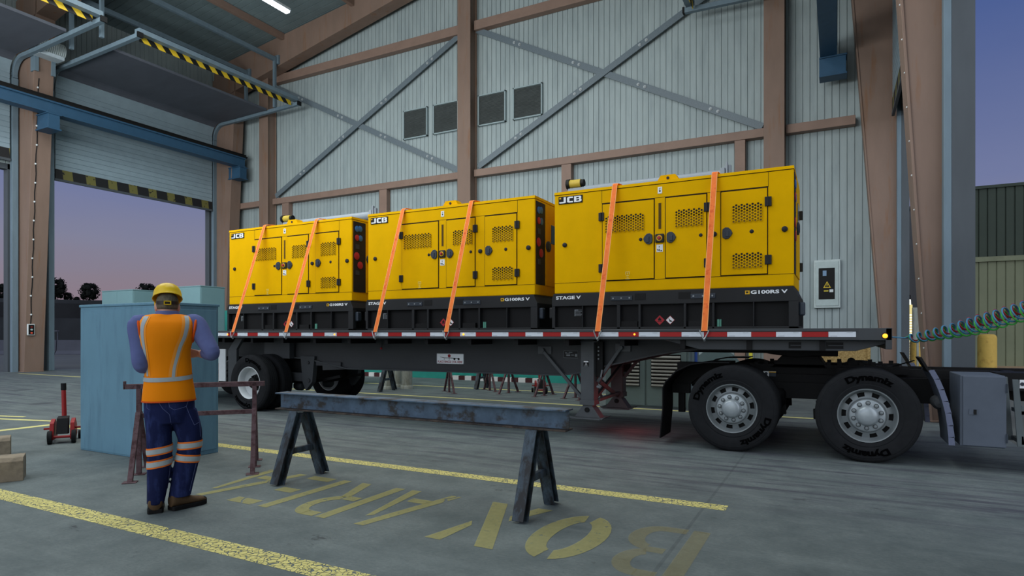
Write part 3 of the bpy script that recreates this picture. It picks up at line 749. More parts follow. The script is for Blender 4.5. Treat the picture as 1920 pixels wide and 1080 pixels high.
    mb = MB(); plate_text(mb, 'STAGE V', 0.038, 0.441, 0.392, 0.05, -0.0325, 0.035); mb.build('stage_lettering', M['letter_w'], sk)
    mb = MB(); plate_text(mb, 'G100RS V', 2.748, 0.442, 0.432, 0.047, -0.0325, 0.035); mb.build('model_lettering', M['letter_w'], sk)
    mb = MB(); mb.box(2.680, 2.736, -0.0335, -0.03, 0.441, 0.489); mb.mat(1).box(2.692, 2.718, -0.0345, -0.0335, 0.454, 0.477); mb.build('model_badge', [M['letter_y'], M['gblack']], sk)
    for cx, a, b in ((1.562, 'red_decal', 'red_decal'), (1.705, 'red_decal', 'letter_w')):
        mb = MB(); w = 0.068 if a == b else 0.062
        def dia(q, y): mb.prism([(cx-q, y, 0.123), (cx, y, 0.123-q), (cx+q, y, 0.123), (cx, y, 0.123+q)], (0, 0.002, 0))
        mb.mat(0); dia(w, 0.042); mb.mat(1); dia(w-0.007, 0.0405)
        mb.mat(2)
        if a == b:
            mb.prism([(cx-0.02, 0.039, 0.118), (cx+0.02, 0.039, 0.118), (cx+0.024, 0.039, 0.135), (cx+0.01, 0.039, 0.15), (cx, 0.039, 0.168), (cx-0.012, 0.039, 0.148), (cx-0.024, 0.039, 0.138)], (0, 0.002, 0)); mb.box(cx-0.03, cx+0.03, 0.039, 0.041, 0.104, 0.111)
        else:
            mb.prism([(cx-0.026, 0.039, 0.150), (cx-0.012, 0.039, 0.142), (cx+0.002, 0.039, 0.122), (cx+0.028, 0.039, 0.110), (cx+0.030, 0.039, 0.100), (cx-0.008, 0.039, 0.100), (cx-0.012, 0.039, 0.125)], (0, 0.002, 0))
        mb.build('hazard_diamond', [M[a], M[b], M['black']], sk)
    mb = MB()
    for i in range(5):
        w = (0.10, 0.12, 0.09, 0.13, 0.11)[i]; mb.box(0.31, 0.31+w, 0.040, 0.043, 0.20+i*0.02, 0.206+i*0.02)
    mb.box(0.305, 0.315, 0.040, 0.043, 0.195, 0.292).box(0.315, 0.36, 0.040, 0.043, 0.276, 0.292)
    mb.build('rating_plate', M['rivet'], sk)
    mb = MB(); mb.box(2.325, 2.355, 0.03, 0.05, 0.03, 0.125).box(2.362, 2.377, 0.03, 0.05, 0.03, 0.125); mb.build('drain_plug', paint('teal_plug', (96, 160, 140), rough=0.5), sk)
    for x in (LX+0.055, -0.03):
        s = 1 if x > 1 else -1
        mb = MB(); mb.box(min(x, x+s*0.07), max(x, x+s*0.07), 0.02, 0.12, 0.16, 0.33); mb.build('bumper', M['handle'] if s > 0 else M['gblack'], t, bevel=0.02)
    mb = MB(); mb.prism([(1.50, 0.10, LZ), (1.82, 0.10, LZ), (1.76, 0.10, LZ+0.095), (1.56, 0.10, LZ+0.095)], (0, 0.16, 0)); lg = mb.build('lifting_lug', M['yellow'], t)
    mb = MB(); mb.cyl((1.66, 0.09, LZ+0.05), (1.66, 0.11, LZ+0.05), 0.02, n=10); mb.build('lug_hole', M['gblack'], lg)
    return t
GEN = make_generator('yellow and black generator at the rear end of the flatbed, farthest from the truck')
GEN.location = (-10.915, 8.45, 1.475)
dup(GEN, (-7.292, 8.45, 1.475), label='middle yellow and black generator, between the two others on the flatbed')
dup(GEN, (-3.717, 8.45, 1.475), label='nearest and largest looking yellow generator, beside the truck and the wall box')

# ---------------------------------------------------------------- lashing straps over the generators
M['strap'] = paint('strap_orange', (246, 124, 52), var=0.10, scale=9, rough=0.7, rgb2=(226, 92, 40), thr=0.6, soft=0.06, scale2=14)
M['strap_edge'] = paint('strap_edge', (252, 176, 110), var=0.05, rough=0.7)
M['chrome'] = paint('hook_steel', (170, 176, 178), var=0.1, scale=20, rough=0.3, metal=0.6)
def make_strap(x, label):
    t = thing('lashing_strap', label, 'strap', (x, 7.715, 1.40))
    P = [(0, 0, 0.04), (0, 0.715, 2.118), (0, 0.755, 2.142), (0, 0.9, 2.158), (0, 1.77, 2.158), (0, 1.915, 2.142), (0, 1.955, 2.118), (0, 2.67, 0.04)]
    mb = MB()
    for k, (x0, x1) in enumerate(((-0.037, -0.030), (-0.030, 0.030), (0.030, 0.037))):
        mb.mat(1 if k != 1 else 0)
        for a, b in zip(P[:-1], P[1:]):
            d = Vector(b)-Vector(a); n = Vector((0, -d.z, d.y)).normalized()*0.006
            A = Vector(a); B = Vector(b)
            mb.add([A+Vector((x0, 0, 0)), A+Vector((x1, 0, 0)), B+Vector((x1, 0, 0)), B+Vector((x0, 0, 0)), A+Vector((x0, 0, 0))+n, A+Vector((x1, 0, 0))+n, B+Vector((x1, 0, 0))+n, B+Vector((x0, 0, 0))+n],
                   [(0, 1, 2, 3), (4, 5, 6, 7), (0, 4, 5, 1), (1, 5, 6, 2), (2, 6, 7, 3), (3, 7, 4, 0)])
    mb.build('webbing', [M['strap'], M['strap_edge']], t)
    for y in (-0.012, 2.682):
        mb = MB(); s = 1 if y < 1 else -1
        mb.tube([(-0.052, y, 0.055), (-0.048, y, 0.03), (-0.012, y-s*0.012, -0.045), (0.0, y-s*0.012, -0.055), (0.012, y-s*0.012, -0.045), (0.048, y, 0.03), (0.052, y, 0.055)], 0.008, 6)
        mb.tube([(0, y-s*0.012, -0.05), (0, y+s*0.02, -0.075)], 0.014, 6)
        mb.build('hook', M['chrome'], t, smooth=50)
    return t
for x, l in ((-9.87, 'orange lashing strap nearest the rear end of the flatbed over the farthest generator'),
             (-8.50, 'orange lashing strap over the middle door of the farthest generator'),
             (-6.51, 'orange lashing strap hiding part of the lettering on the middle generator'),
             (-5.155, 'orange lashing strap crossing the hazard diamonds of the middle generator'),
             (-2.775, 'orange lashing strap over the nearest generator, above the landing legs'),
             (-1.415, 'orange lashing strap over the nearest generator, closest to the truck')): make_strap(x, l)
# ---------------------------------------------------------------- flatbed trailer
M['deck'] = paint('trailer_grey', (66, 69, 72), var=0.10, scale=4, rough=0.55, stretch=(0.3, 1, 1))
M['beam'] = paint('trailer_beam', (60, 62, 65), var=0.10, scale=3, rough=0.55, stretch=(0.5, 1, 1))
M['tape_r'] = paint('tape_red', (164, 22, 22), var=0.05, scale=30, rough=0.45)
M['tape_w'] = paint('tape_white', (222, 228, 236), var=0.03, scale=30, rough=0.45)
M['tyre'] = paint('tyre_rubber', (38, 39, 41), var=0.10, scale=14, rough=0.9, spec=0.06)
M['tyre_letter'] = paint('tyre_letter', (6, 6, 7), var=0.05, rough=0.9, spec=0.02)
M['rim'] = paint('rim_silver', (128, 134, 136), var=0.05, scale=10, rough=0.38, metal=0.25)
M['hub'] = paint('hub_silver', (164, 172, 176), var=0.05, scale=10, rough=0.32, metal=0.3)
M['rim_w'] = paint('rim_white', (206, 210, 212), var=0.04, scale=10, rough=0.45)
M['amber'] = emission('amber_lamp', (255, 160, 40), 2.2)
M['legm'] = paint('leg_grey', (88, 91, 94), var=0.10, scale=4, rough=0.55)
M['sign_w'] = paint('sign_white', (246, 250, 255), var=0.02, rough=0.5)
M['sign_r'] = paint('sign_red', (150, 30, 44), var=0.03, rough=0.5)
M['toolbox'] = paint('toolbox_grey', (84, 92, 104), var=0.08, scale=5, rough=0.5)

def tyre_mesh():
    pr = [(0.280, 0.035), (0.297, 0.012), (0.335, 0.002), (0.345, 0.006), (0.36, 0.0), (0.42, -0.004), (0.465, 0.002), (0.470, 0.008), (0.478, 0.008), (0.500, 0.022), (0.512, 0.040)]
    for g in (0.068, 0.113, 0.158, 0.203): pr += [(0.516, g-0.009), (0.502, g-0.005), (0.502, g+0.005), (0.516, g+0.009)]
    pr += [(0.512, 0.232), (0.500, 0.250), (0.475, 0.264), (0.42, 0.272), (0.34, 0.268), (0.297, 0.258), (0.280, 0.235)]
    mb = MB(); mb.lathe((0, 0, 0), (0, 1, 0), pr, 72, caps=False); return mb
def arc_text(mb, body, ang, r0, r1, span):
    vs, fs = text_fit(body, 1.0, 1.0, 0.05)
    out = []
    for v in vs:
        t = ang+span*(0.5-v.x); r = r0+(r1-r0)*v.y
        out.append((r*math.cos(t), -0.0085, r*math.sin(t)))
    mb.add(out, fs)
def make_wheel(kind, parent, loc, rz=0.0, ry=0.0, letters=True, rim=True):
    w = tyre_mesh().build('wheel', M['tyre'], parent, smooth=35); w.location = loc; w.rotation_euler = (0, ry, rz)
    if letters:
        for a in (PI/2, -PI/2):
            mb = MB(); arc_text(mb, 'Dynamiz', a, 0.362, 0.458, 1.12); mb.build('tyre_lettering', M['tyre_letter'], w)
    if not rim: return w
    mb = MB()
    if kind == 'drive':
        mb.lathe((0, 0, 0), (0, 1, 0), [(0.283, 0.05), (0.296, 0.02), (0.292, 0.008), (0.281, 0.010), (0.274, 0.03), (0.266, 0.075), (0.250, 0.09)], 60, caps=False)
        ri, ro, n = 0.190, 0.252, 10
        for k in range(n):
            a0 = 2*PI*(k+0.5)/n; sp = 2*PI/n*0.50; st = 5
            A = [a0-sp/2+sp*i/st for i in range(st+1)]
            for p, q in zip(A[:-1], A[1:]):
                mb.add([(ri*math.cos(p), 0.070, ri*math.sin(p)), (ri*math.cos(q), 0.070, ri*math.sin(q)), (ro*math.cos(q), 0.09, ro*math.sin(q)), (ro*math.cos(p), 0.09, ro*math.sin(p))], [(0, 1, 2, 3)])
            for p in (A[0], A[-1]):
                mb.add([(ri*math.cos(p), 0.070, ri*math.sin(p)), (ro*math.cos(p), 0.09, ro*math.sin(p)), (ro*math.cos(p), 0.13, ro*math.sin(p)), (ri*math.cos(p), 0.11, ri*math.sin(p))], [(0, 1, 2, 3)])
        mb.lathe((0, 0, 0), (0, 1, 0), [(0.205, 0.074), (0.190, 0.068), (0.178, 0.045), (0.0, 0.044)], 60, caps=False)
        rm = mb.build('rim', M['rim'], w, smooth=40)
        mb = MB(); mb.lathe((0, 0, 0), (0, 1, 0), [(0.275, 0.135), (0.0, 0.136)], 30); mb.build('brake_drum', M['black'], w)
        mb = MB(); mb.lathe((0, 0, 0), (0, 1, 0), [(0.172, 0.048), (0.170, 0.034), (0.160, 0.028), (0.118, 0.026), (0.108, 0.012), (0.103, -0.012), (0.085, -0.030), (0.045, -0.038), (0.0, -0.039)], 48)
        mb.build('hub_cap', M['hub'], w, smooth=35)
        mb = MB()
        wm = MB()
        for k in range(10):
            a = 2*PI*k/10+PI/2; wm.cyl((0.137*math.cos(a), 0.03, 0.137*math.sin(a)), (0.137*math.cos(a), 0.022, 0.137*math.sin(a)), 0.025, n=12)
        wm.build('nut_washers', M['deck'], w)
        for k in range(10):
            a = 2*PI*k/10+PI/2; mb.lathe((0.137*math.cos(a), 0.03, 0.137*math.sin(a)), (0, -1, 0), [(0.019, 0), (0.019, 0.008), (0.014, 0.012), (0.013, 0.03), (0.0, 0.033)], 10)
        mb.build('wheel_nuts', M['rim'], w, smooth=40)
    else:
        mb.lathe((0, 0, 0), (0, 1, 0), [(0.283, 0.05), (0.297, 0.016), (0.290, 0.006), (0.280, 0.012), (0.272, 0.03), (0.262, 0.14), (0.215, 0.185), (0.19, 0.19), (0.0, 0.19)], 60, caps=False)
        mb.lathe((0, 0, 0), (0, 1, 0), [(0.262, 0.14), (0.264, 0.20), (0.28, 0.262), (0.297, 0.262)], 60, caps=False)
        mb.build('rim', M['rim_w'], w, smooth=40)
        mb = MB(); mb.lathe((0, 0, 0), (0, 1, 0), [(0.15, 0.19), (0.145, 0.165), (0.10, 0.16), (0.09, 0.07), (0.06, 0.05), (0.0, 0.048)], 24)
        for k in range(10):
            a = 2*PI*k/10; mb.cyl((0.122*math.cos(a), 0.13, 0.122*math.sin(a)), (0.122*math.cos(a), 0.165, 0.122*math.sin(a)), 0.014, n=6)
        mb.build('hub', M['black'], w, smooth=40)
    return w

TR = thing('flatbed_trailer', 'long dark grey flatbed semi trailer with red and white tape carrying the three generators', 'trailer', (-6.7, 9.05, 0))
ox, oy = -6.7, 9.05
class W(MB):
    """mesh builder in world coordinates, built below the trailer or the truck"""
    def fin(self, name, mats, root=None, parent=None, smooth=0, bevel=0.0):
        root = root or TR
        for v in self.v: v -= root.location
        return self.build(name, mats, parent or root, smooth, bevel)
X0, X1 = -14.0, 0.53
w = W(); w.box(X0, X1, 7.80, 10.30, 1.335, 1.455).box(X0, X1, 7.75, 7.80, 1.335, 1.470).box(X0, X1, 10.30, 10.35, 1.335, 1.470)
w.box(X1-0.06, X1, 7.75, 10.35, 1.24, 1.472)
deck = w.fin('deck', M['deck'], bevel=0.006)
w = W(); w.box(X0, 0.20, 7.742, 7.75, 1.342, 1.364).box(X0, 0.20, 7.738, 7.75, 1.438, 1.462); w.fin('rub_rail', M['deck'], parent=deck)
w = W(); x = 0.191; k = 0
while x > X0+0.05:
    w.mat(k % 2).box(max(X0, x-0.268), x, 7.7445, 7.75, 1.373, 1.432)
    x -= 0.268+(0.0015 if k % 2 else 0.0015); k += 1
w.fin('reflective_tape', [M['tape_w'], M['tape_r']], parent=deck)
w = W(); x = 0.191; k = 0
while x > X0+0.3:
    if k % 2 == 0: w.box(x-0.25, x-0.18, 7.7435, 7.745, 1.381, 1.384).box(x-0.09, x-0.03, 7.7435, 7.745, 1.419, 1.421)
    x -= 0.2695; k += 1
w.fin('tape_print', M['handle'], parent=deck)
for x, r in ((-10.05, 0.014), (-7.40, 0.014), (-4.87, 0.016), (-2.29, 0.013)):
    w = W(); w.lathe((x, 7.7445, 1.402), (0, -1, 0), [(r, 0), (r*0.9, 0.008), (0, 0.012)], 12); w.fin('marker_lamp', M['amber'], smooth=50)
w = W(); w.lathe((0.465, 7.752, 1.385), (0, -1, 0), [(0.026, 0), (0.024, 0.012), (0.012, 0.022), (0, 0.024)], 16); w.fin('marker_lamp', M['amber'], smooth=50)
w = W(); w.lathe((0.465, 7.752, 1.385), (0, -1, 0), [(0.034, -0.004), (0.034, 0.006), (0.027, 0.006)], 16); w.fin('lamp_bezel', M['black'])
# nose box and slots below the deck
for yy in (7.86,):
    w = W(); w.prism([(-1.95, 7.86, 1.335), (-1.5, 7.86, 1.215), (0.19, 7.86, 1.215), (0.48, 7.86, 1.30), (0.48, 7.86, 1.335)], (0, 2.38, 0)); nb = w.fin('coupler_box', M['deck'], bevel=0.006)
for x0, x1 in ((-0.49, -0.36), (-0.10, 0.07)):
    w = W(); w.box(x0, x1, 7.852, 7.862, 1.24, 1.31); w.fin('access_slot', M['black'], parent=nb)
    w = W(); w.box(x0+0.02, x1-0.0, 7.848, 7.853, 1.27, 1.28); w.fin('slot_bar', M['deck'], parent=nb)
# main beams with a bottom flange
prof = [(-13.6, 1.335), (-13.6, 0.99), (-9.35, 0.965), (-8.75, 0.955), (-8.2, 0.86), (-7.75, 0.79), (-3.6, 0.80), (-3.35, 0.835), (-2.98, 0.935), (-2.62, 1.02), (-2.30, 1.10), (-2.0, 1.16), (-1.6, 1.205), (0.1, 1.215), (0.1, 1.335)]
for y in (8.46, 9.60):
    w = W(); w.prism([(x, y, z) for x, z in prof], (0, 0.03, 0))
    bm_ = w.fin('main_beam', M['beam'])
    w = W(); P = prof[1:-1]
    for a, b in zip(P[:-1], P[1:]): w.bar((a[0], y+0.015, a[1]), (b[0]+0.004, y+0.015, b[1]), 0.13, 0.022)
    w.fin('bottom_flange', M['deck'], parent=bm_)
for i in range(18):
    x = -13.4+i*0.78
    w = W(); w.box(x-0.03, x+0.03, 7.83, 10.27, 1.22 if x > -2.2 else 1.25, 1.336); w.fin('cross_member', M['black'])
w = W(); w.box(-13.5, 0.0, 8.95, 9.10, 1.15, 1.33); w.fin('air_line_duct', M['black'])
# suspension: hangers, trailing arms, axles, brake chambers
for y in (8.40, 9.62):
    for xh in (-8.72, -11.7):
        w = W(); w.prism([(xh-0.16, y, 1.0), (xh+0.20, y, 1.0), (xh+0.14, y, 0.52), (xh-0.02, y, 0.36), (xh-0.10, y, 0.50)], (0, 0.10, 0)); hg = w.fin('spring_hanger', M['deck'], bevel=0.006)
        w = W(); w.cyl((xh+0.05, y-0.02, 0.88), (xh+0.05, y, 0.88), 0.03, n=8).cyl((xh+0.06, y-0.02, 0.55), (xh+0.06, y, 0.55), 0.04, n=8); w.fin('bolts', M['beam'], parent=hg)
        w = W(); w.bar((xh-0.05, y+0.05, 0.60), (xh-1.25, y+0.05, 0.62), 0.09, 0.16); w.fin('trailing_arm', M['beam'], bevel=0.01)
for xa in (-9.5, -12.55):
    w = W(); w.cyl((xa, 7.95, 0.515), (xa, 10.15, 0.515), 0.075, n=16); w.fin('axle', M['black'], smooth=40)
    for y in (8.6, 9.35):
        w = W(); w.lathe((xa+0.30, y, 0.42), (1, 0, 0), [(0.0, 0), (0.08, 0.01), (0.09, 0.05), (0.09, 0.16), (0.06, 0.20), (0, 0.21)], 16); w.fin('brake_chamber', M['beam'], smooth=40)
    w = W(); w.bar((xa+0.4, 8.7, 0.45), (xa+1.3, 8.75, 0.62), 0.05, 0.05).fin('radius_rod', M['black']); w = W(); w.bar((xa+0.4, 9.3, 0.45), (xa+1.3, 9.3, 0.62), 0.05, 0.05).fin('radius_rod', M['black'])
for y0 in (8.42, 9.4):
    w = W(); w.bar((-8.3, y0, 0.80), (-7.7, y0+0.2, 0.83), 0.12, 0.10).box(-8.5, -7.9, y0, y0+0.25, 0.83, 0.90); w.fin('support_rail', M['beam'])
first = None
for xa in (-9.5, -12.55):
    for y, rz, rimmed in ((7.75, 0, True), (8.08, 0, False), (10.35, PI, True), (10.02, PI, False)):
        make_wheel('trailer', TR, (xa-ox, y-oy, 0.515), rz, 0.4, letters=rimmed and rz == 0, rim=True)
w = W(); w.box(-10.62, -10.42, 7.98, 8.0, 0.50, 1.12); w.fin('mud_flap', M['rim_w'])
w = W(); w.prism([(-10.36, 7.99, 1.10), (-10.12, 7.99, 1.12), (-9.95, 7.99, 1.33), (-10.15, 7.99, 1.33)], (0, 0.06, 0)).box(-10.36, -10.12, 7.99, 8.05, 0.45, 1.12); w.fin('flap_bracket', M['deck'], bevel=0.006)
w = W(); w.box(-9.65, -8.80, 8.52, 9.58, 0.50, 1.02); w.fin('axle_crossbox', M['black'])
w = W(); w.box(-9.72, -9.05, 8.30, 8.42, 0.95, 1.33); w.fin('axle_frame', M['deck'])
# landing gear
def leg(yc):
    w = W(); w.box(-3.235, -3.035, yc-0.095, yc+0.095, 0.40, 1.325); l = w.fin('landing_leg', M['legm'], bevel=0.01)
    w = W(); w.box(-3.21, -3.06, yc-0.075, yc+0.075, 0.28, 0.42).box(-3.245, -3.025, yc-0.105, yc+0.105, 0.40, 0.47); w.fin('inner_leg', M['legm'], parent=l)
    w = W(); w.prism([(-3.22, yc-0.09, 0.37), (-3.05, yc-0.09, 0.37), (-2.94, yc-0.09, 0.22), (-3.33, yc-0.09, 0.22)], (0, 0.18, 0)); w.prism([(-3.37, yc-0.16, 0.215), (-2.90, yc-0.16, 0.215), (-2.88, yc-0.16, 0.23), (-3.0, yc-0.16, 0.21), (-3.27, yc-0.16, 0.21), (-3.39, yc-0.16, 0.235)], (0, 0.32, 0)); w.box(-3.35, -2.92, yc-0.17, yc+0.17, 0.20, 0.222)
    w.fin('foot', M['legm'], parent=l, bevel=0.006)
    w = W(); w.cyl((-3.135, yc-0.11, 0.33), (-3.135, yc-0.09, 0.33), 0.035, n=14); w.fin('foot_pin', M['black'], parent=l)
    w = W(); w.box(-3.30, -2.97, yc-0.12, yc+0.10, 1.29, 1.31); w.fin('mounting_plate', M['deck'], parent=l)
    w = W(); w.box(-3.03, -2.93, yc-0.02, yc+0.05, 0.80, 1.30); mp_ = w.fin('bolt_flange', M['black'], parent=l)
    if yc < 9:
        w = W()
        for z in (1.22, 1.165, 1.11, 1.055): w.lathe((-2.99, yc-0.02, z), (0, -1, 0), [(0.013, 0), (0.012, 0.012), (0, 0.016)], 10)
        w.fin('bolts', M['rivet'], parent=l, smooth=40)
        w = W(); w.box(-3.19, -3.11, yc-0.099, yc-0.095, 0.945, 1.035); pl = w.fin('warning_label', M['black'], parent=l)
        w = W(); w.box(-3.185, -3.115, yc-0.101, yc-0.099, 1.005, 1.025).box(-3.155, -3.145, yc-0.101, yc-0.099, 0.965, 1.0).box(-3.17, -3.13, yc-0.101, yc-0.099, 0.975, 0.98).box(-3.18, -3.12, yc-0.101, yc-0.099, 0.952, 0.956); w.fin('label_print', M['letter_w'], parent=l)
leg(8.37); leg(9.70)
def brace_bar(p, q, plate):
    w = W(); w.bar(p, q, 0.045, 0.055, (0, 1, 0)); b = w.fin('leg_brace', M['legm'], bevel=0.006)
    if plate:
        w = W(); x, y, z = p; w.box(x-0.09, x+0.13, y+0.02, y+0.05, z-0.055, z+0.055).cyl((x, y-0.045, z), (x, y+0.03, z), 0.035, n=10); w.fin('brace_plate', M['legm'], parent=b)
brace_bar((-3.89, 8.41, 1.165), (-3.20, 8.40, 0.42), True); brace_bar((-2.68, 8.41, 1.215), (-3.02, 8.40, 0.72), True)
brace_bar((-3.89, 9.58, 1.165), (-3.20, 9.68, 0.42), False); brace_bar((-2.66, 9.58, 1.15), (-3.02, 9.68, 0.72), False)
brace_bar((-3.03, 8.45, 0.46), (-3.10, 9.62, 0.46), False); brace_bar((-3.02, 8.47, 0.72), (-3.12, 9.60, 0.42), False); brace_bar((-3.12, 8.47, 0.44), (-3.02, 9.60, 0.95), False)
w = W(); w.tube([(-2.95, 8.33, 0.80), (-2.93, 8.31, 0.86), (-2.92, 8.30, 0.90)], 0.012, 6).cyl((-3.0, 8.33, 0.66), (-2.95, 8.30, 0.66), 0.02, n=8); w.fin('crank_handle', M['rivet'], smooth=40)
w = W(); w.bar((-6.95, 8.42, 1.31), (-6.93, 8.38, 1.17), 0.015, 0.015); lb = w.fin('side_lamp_bracket', M['beam'])
w = W(); w.ball((-6.93, 8.37, 1.16), 0.02, 8, 6); w.fin('side_lamp', M['socket_r'], parent=lb)
# coil loading sign on the beam
w = W(); w.box(-5.83, -5.31, 8.447, 8.46, 0.922, 1.088); sg = w.fin('load_sign', M['sign_w'])
w = W()
for a in ((-5.83, -5.31, 0.922, 0.930), (-5.83, -5.31, 1.080, 1.088), (-5.83, -5.822, 0.922, 1.088), (-5.318, -5.31, 0.922, 1.088)): w.box(a[0], a[1], 8.444, 8.448, a[2], a[3])
w.fin('sign_border', M['white'], parent=sg)
w = W(); put(w, text_fit('PLACE SINGLE COIL HERE', 0.476, 0.036, 0.02), lambda v: (-5.81+v.x, 8.4445, 0.937+v.y)); w.fin('sign_lettering', M['sign_r'], parent=sg)
w = W()
w.prism([(-5.765, 8.4445, 1.034), (-5.68, 8.4445, 1.022), (-5.52, 8.4445, 1.022), (-5.39, 8.4445, 1.018), (-5.39, 8.4445, 1.008), (-5.50, 8.4445, 1.012), (-5.60, 8.4445, 1.014), (-5.68, 8.4445, 1.014), (-5.765, 8.4445, 1.030)], (0, 0.002, 0))
for x in (-5.485, -5.405): w.cyl((x, 8.4435, 1.004), (x, 8.447, 1.004), 0.019, n=12)
w.box(-5.685, -5.680, 8.4445, 8.447, 0.985, 1.016)
w.box(-5.588, -5.583, 8.4445, 8.447, 0.975, 1.016)
w.fin('sign_pictogram', M['black'], parent=sg)
w = W(); w.cyl((-5.585, 8.443, 1.052), (-5.585, 8.447, 1.052), 0.027, n=18); w.fin('sign_coil', M['sign_r'], parent=sg)
w = W(); w.box(-3.57, -3.34, 8.452, 8.46, 1.055, 1.160); pl = w.fin('rating_plate', M['gblack'])
w = W()
for a in ((-3.57, -3.34, 1.055, 1.058), (-3.57, -3.34, 1.157, 1.160), (-3.57, -3.567, 1.055, 1.16), (-3.343, -3.34, 1.055, 1.16)): w.box(a[0], a[1], 8.449, 8.453, a[2], a[3])
for i, (a, b, c, d) in enumerate(((0.10, 0.24, 0.076, 0.082), (0.35, 0.6, 0.08, 0.088), (0.12, 0.45, 0.062, 0.068), (0.18, 0.45, 0.03, 0.05), (0.52, 0.72, 0.035, 0.04), (0.52, 0.7, 0.05, 0.054), (0.78, 0.92, 0.02, 0.06))): w.box(-3.57+0.23*a, -3.57+0.23*b, 8.450, 8.453, 1.055+c, 1.055+d)
w.fin('plate_print', M['rivet'], parent=pl)

# ---------------------------------------------------------------- truck
TK = thing('semi_truck', 'black rear end of a semi truck coupled under the flatbed nose, with grey toolbox', 'truck', (0.3, 9.05, 0))
tx, ty = 0.3, 9.05
M['tk'] = paint('chassis_black', (15, 15, 16), var=0.15, scale=6, rough=0.6, spec=0.2)
for y in (8.62, 9.40):
    w = W(); w.box(-1.75, 3.6, y, y+0.09, 0.70, 0.99); w.fin('chassis_rail', M['tk'], TK)
w = W()
for x in (-1.7, -1.1, -0.4, 0.3, 1.0, 1.8, 2.8): w.box(x-0.05, x+0.05, 8.70, 9.41, 0.66, 0.97)
w.fin('cross_members', M['tk'], TK); w = W(); w.box(-0.75, 0.0, 8.5, 9.6, 0.60, 0.80).box(0.55, 1.05, 8.35, 9.75, 0.62, 0.9).box(-1.6, 1.3, 8.55, 8.62, 0.62, 0.9)
w.fin('suspension_frame', M['tk'], TK)
for xa in (0.30, -1.11):
    w = W(); w.cyl((xa, 8.0, 0.515), (xa, 10.1, 0.515), 0.10, n=16).ball((xa, 9.05, 0.515), (0.28, 0.22, 0.24)); w.fin('axle', M['tk'], TK, smooth=40)
    w = W(); w.bar((xa-0.55, 8.5, 0.42), (xa+0.55, 8.5, 0.46), 0.10, 0.12); w.lathe((xa+0.42, 8.5, 0.48), (0, 0, 1), [(0.10, 0), (0.13, 0.05), (0.13, 0.2), (0.10, 0.24)], 14); w.fin('air_suspension', M['tk'], TK, smooth=40)
    w = W(); w.bar((xa-0.55, 9.6, 0.42), (xa+0.55, 9.6, 0.46), 0.10, 0.12); w.lathe((xa+0.42, 9.6, 0.48), (0, 0, 1), [(0.10, 0), (0.13, 0.05), (0.13, 0.2), (0.10, 0.24)], 14); w.fin('air_suspension', M['tk'], TK, smooth=40)
for xa, ry in ((0.30, 0.05), (-1.11, -0.80)):
    make_wheel('drive', TK, (xa-tx, 7.75-ty, 0.515), 0, ry)
    make_wheel('drive', TK, (xa-tx, 8.08-ty, 0.515), 0, 0, letters=False, rim=False)
    make_wheel('drive', TK, (xa-tx, 10.35-ty, 0.515), PI, 0, letters=False)
    make_wheel('drive', TK, (xa-tx, 10.02-ty, 0.515), PI, 0, letters=False, rim=False)
# fifth wheel and its slide rack
w = W(); w.prism([(-1.02, 8.55, 1.215), (0.02, 8.55, 1.215), (0.02, 8.55, 1.13), (-0.25, 8.55, 1.13), (-0.45, 8.55, 1.11), (-0.75, 8.55, 1.15)], (0, 1.0, 0)).prism([(-0.62, 8.6, 1.13), (-0.2, 8.6, 1.13), (-0.1, 8.6, 0.98), (-0.75, 8.6, 0.98)], (0, 0.9, 0)); w.fin('fifth_wheel', M['tk'], TK, bevel=0.01)
for y in (8.60, 9.42):
    w = W(); w.box(-1.0, 0.75, y, y+0.10, 0.99, 1.02)
    for i in range(14):
        x = -0.95+i*0.12
        w.box(x, x+0.05, y+0.02, y+0.07, 1.02, 1.045+0.012*((i*7) % 3))
    w.cyl((0.18, y+0.04, 1.04), (0.18, y+0.1, 1.04), 0.05, n=14).cyl((-0.25, y+0.04, 1.05), (-0.25, y+0.1, 1.05), 0.04, n=14)
    w.fin('slide_rack', M['tk'], TK)
w = W(); w.tube([(0.55, 8.62, 1.0), (0.62, 8.6, 1.03), (0.80, 8.5, 1.10)], 0.008, 6); w.fin('release_rod', M['tk'], TK)
w = W(); w.box(0.0, 0.75, 8.5, 9.6, 0.93, 1.0); w.fin('deck_plate', M['tk'], TK)
# quarter fenders
def sweep_plate(path, y0, y1, th, name, mat):
    w = W()
    P = [Vector((x, 0, z)) for x, z in path]
    A = []; B = []
    for i, p in enumerate(P):
        d = (P[min(i+1, len(P)-1)]-P[max(0, i-1)]).normalized(); n = Vector((-d.z, 0, d.x))*th
        A.append(p); B.append(p+n)
    n = len(P); vs = []
    for y in (y0, y1): vs += [q+Vector((0, y, 0)) for q in A]+[q+Vector((0, y, 0)) for q in B]
    fs = []
    for i in range(n-1):
        fs += [(i, i+1, 2*n+i+1, 2*n+i), (n+i, 3*n+i, 3*n+i+1, n+i+1), (i, n+i, n+i+1, i+1), (2*n+i, 2*n+i+1, 3*n+i+1, 3*n+i)]
    fs += [(0, 2*n, 3*n, n), (n-1, 2*n-1, 4*n-1, 3*n-1)]
    w.add(vs, fs); return w.fin(name, mat, TK, bevel=0.003)
FP = [(0.86, 1.02), (0.905, 0.93), (0.945, 0.82), (0.98, 0.70), (1.005, 0.58), (1.022, 0.45), (1.032, 0.33), (1.035, 0.25)]
M['lip'] = paint('fender_lip', (104, 110, 132), var=0.06, rough=0.4)
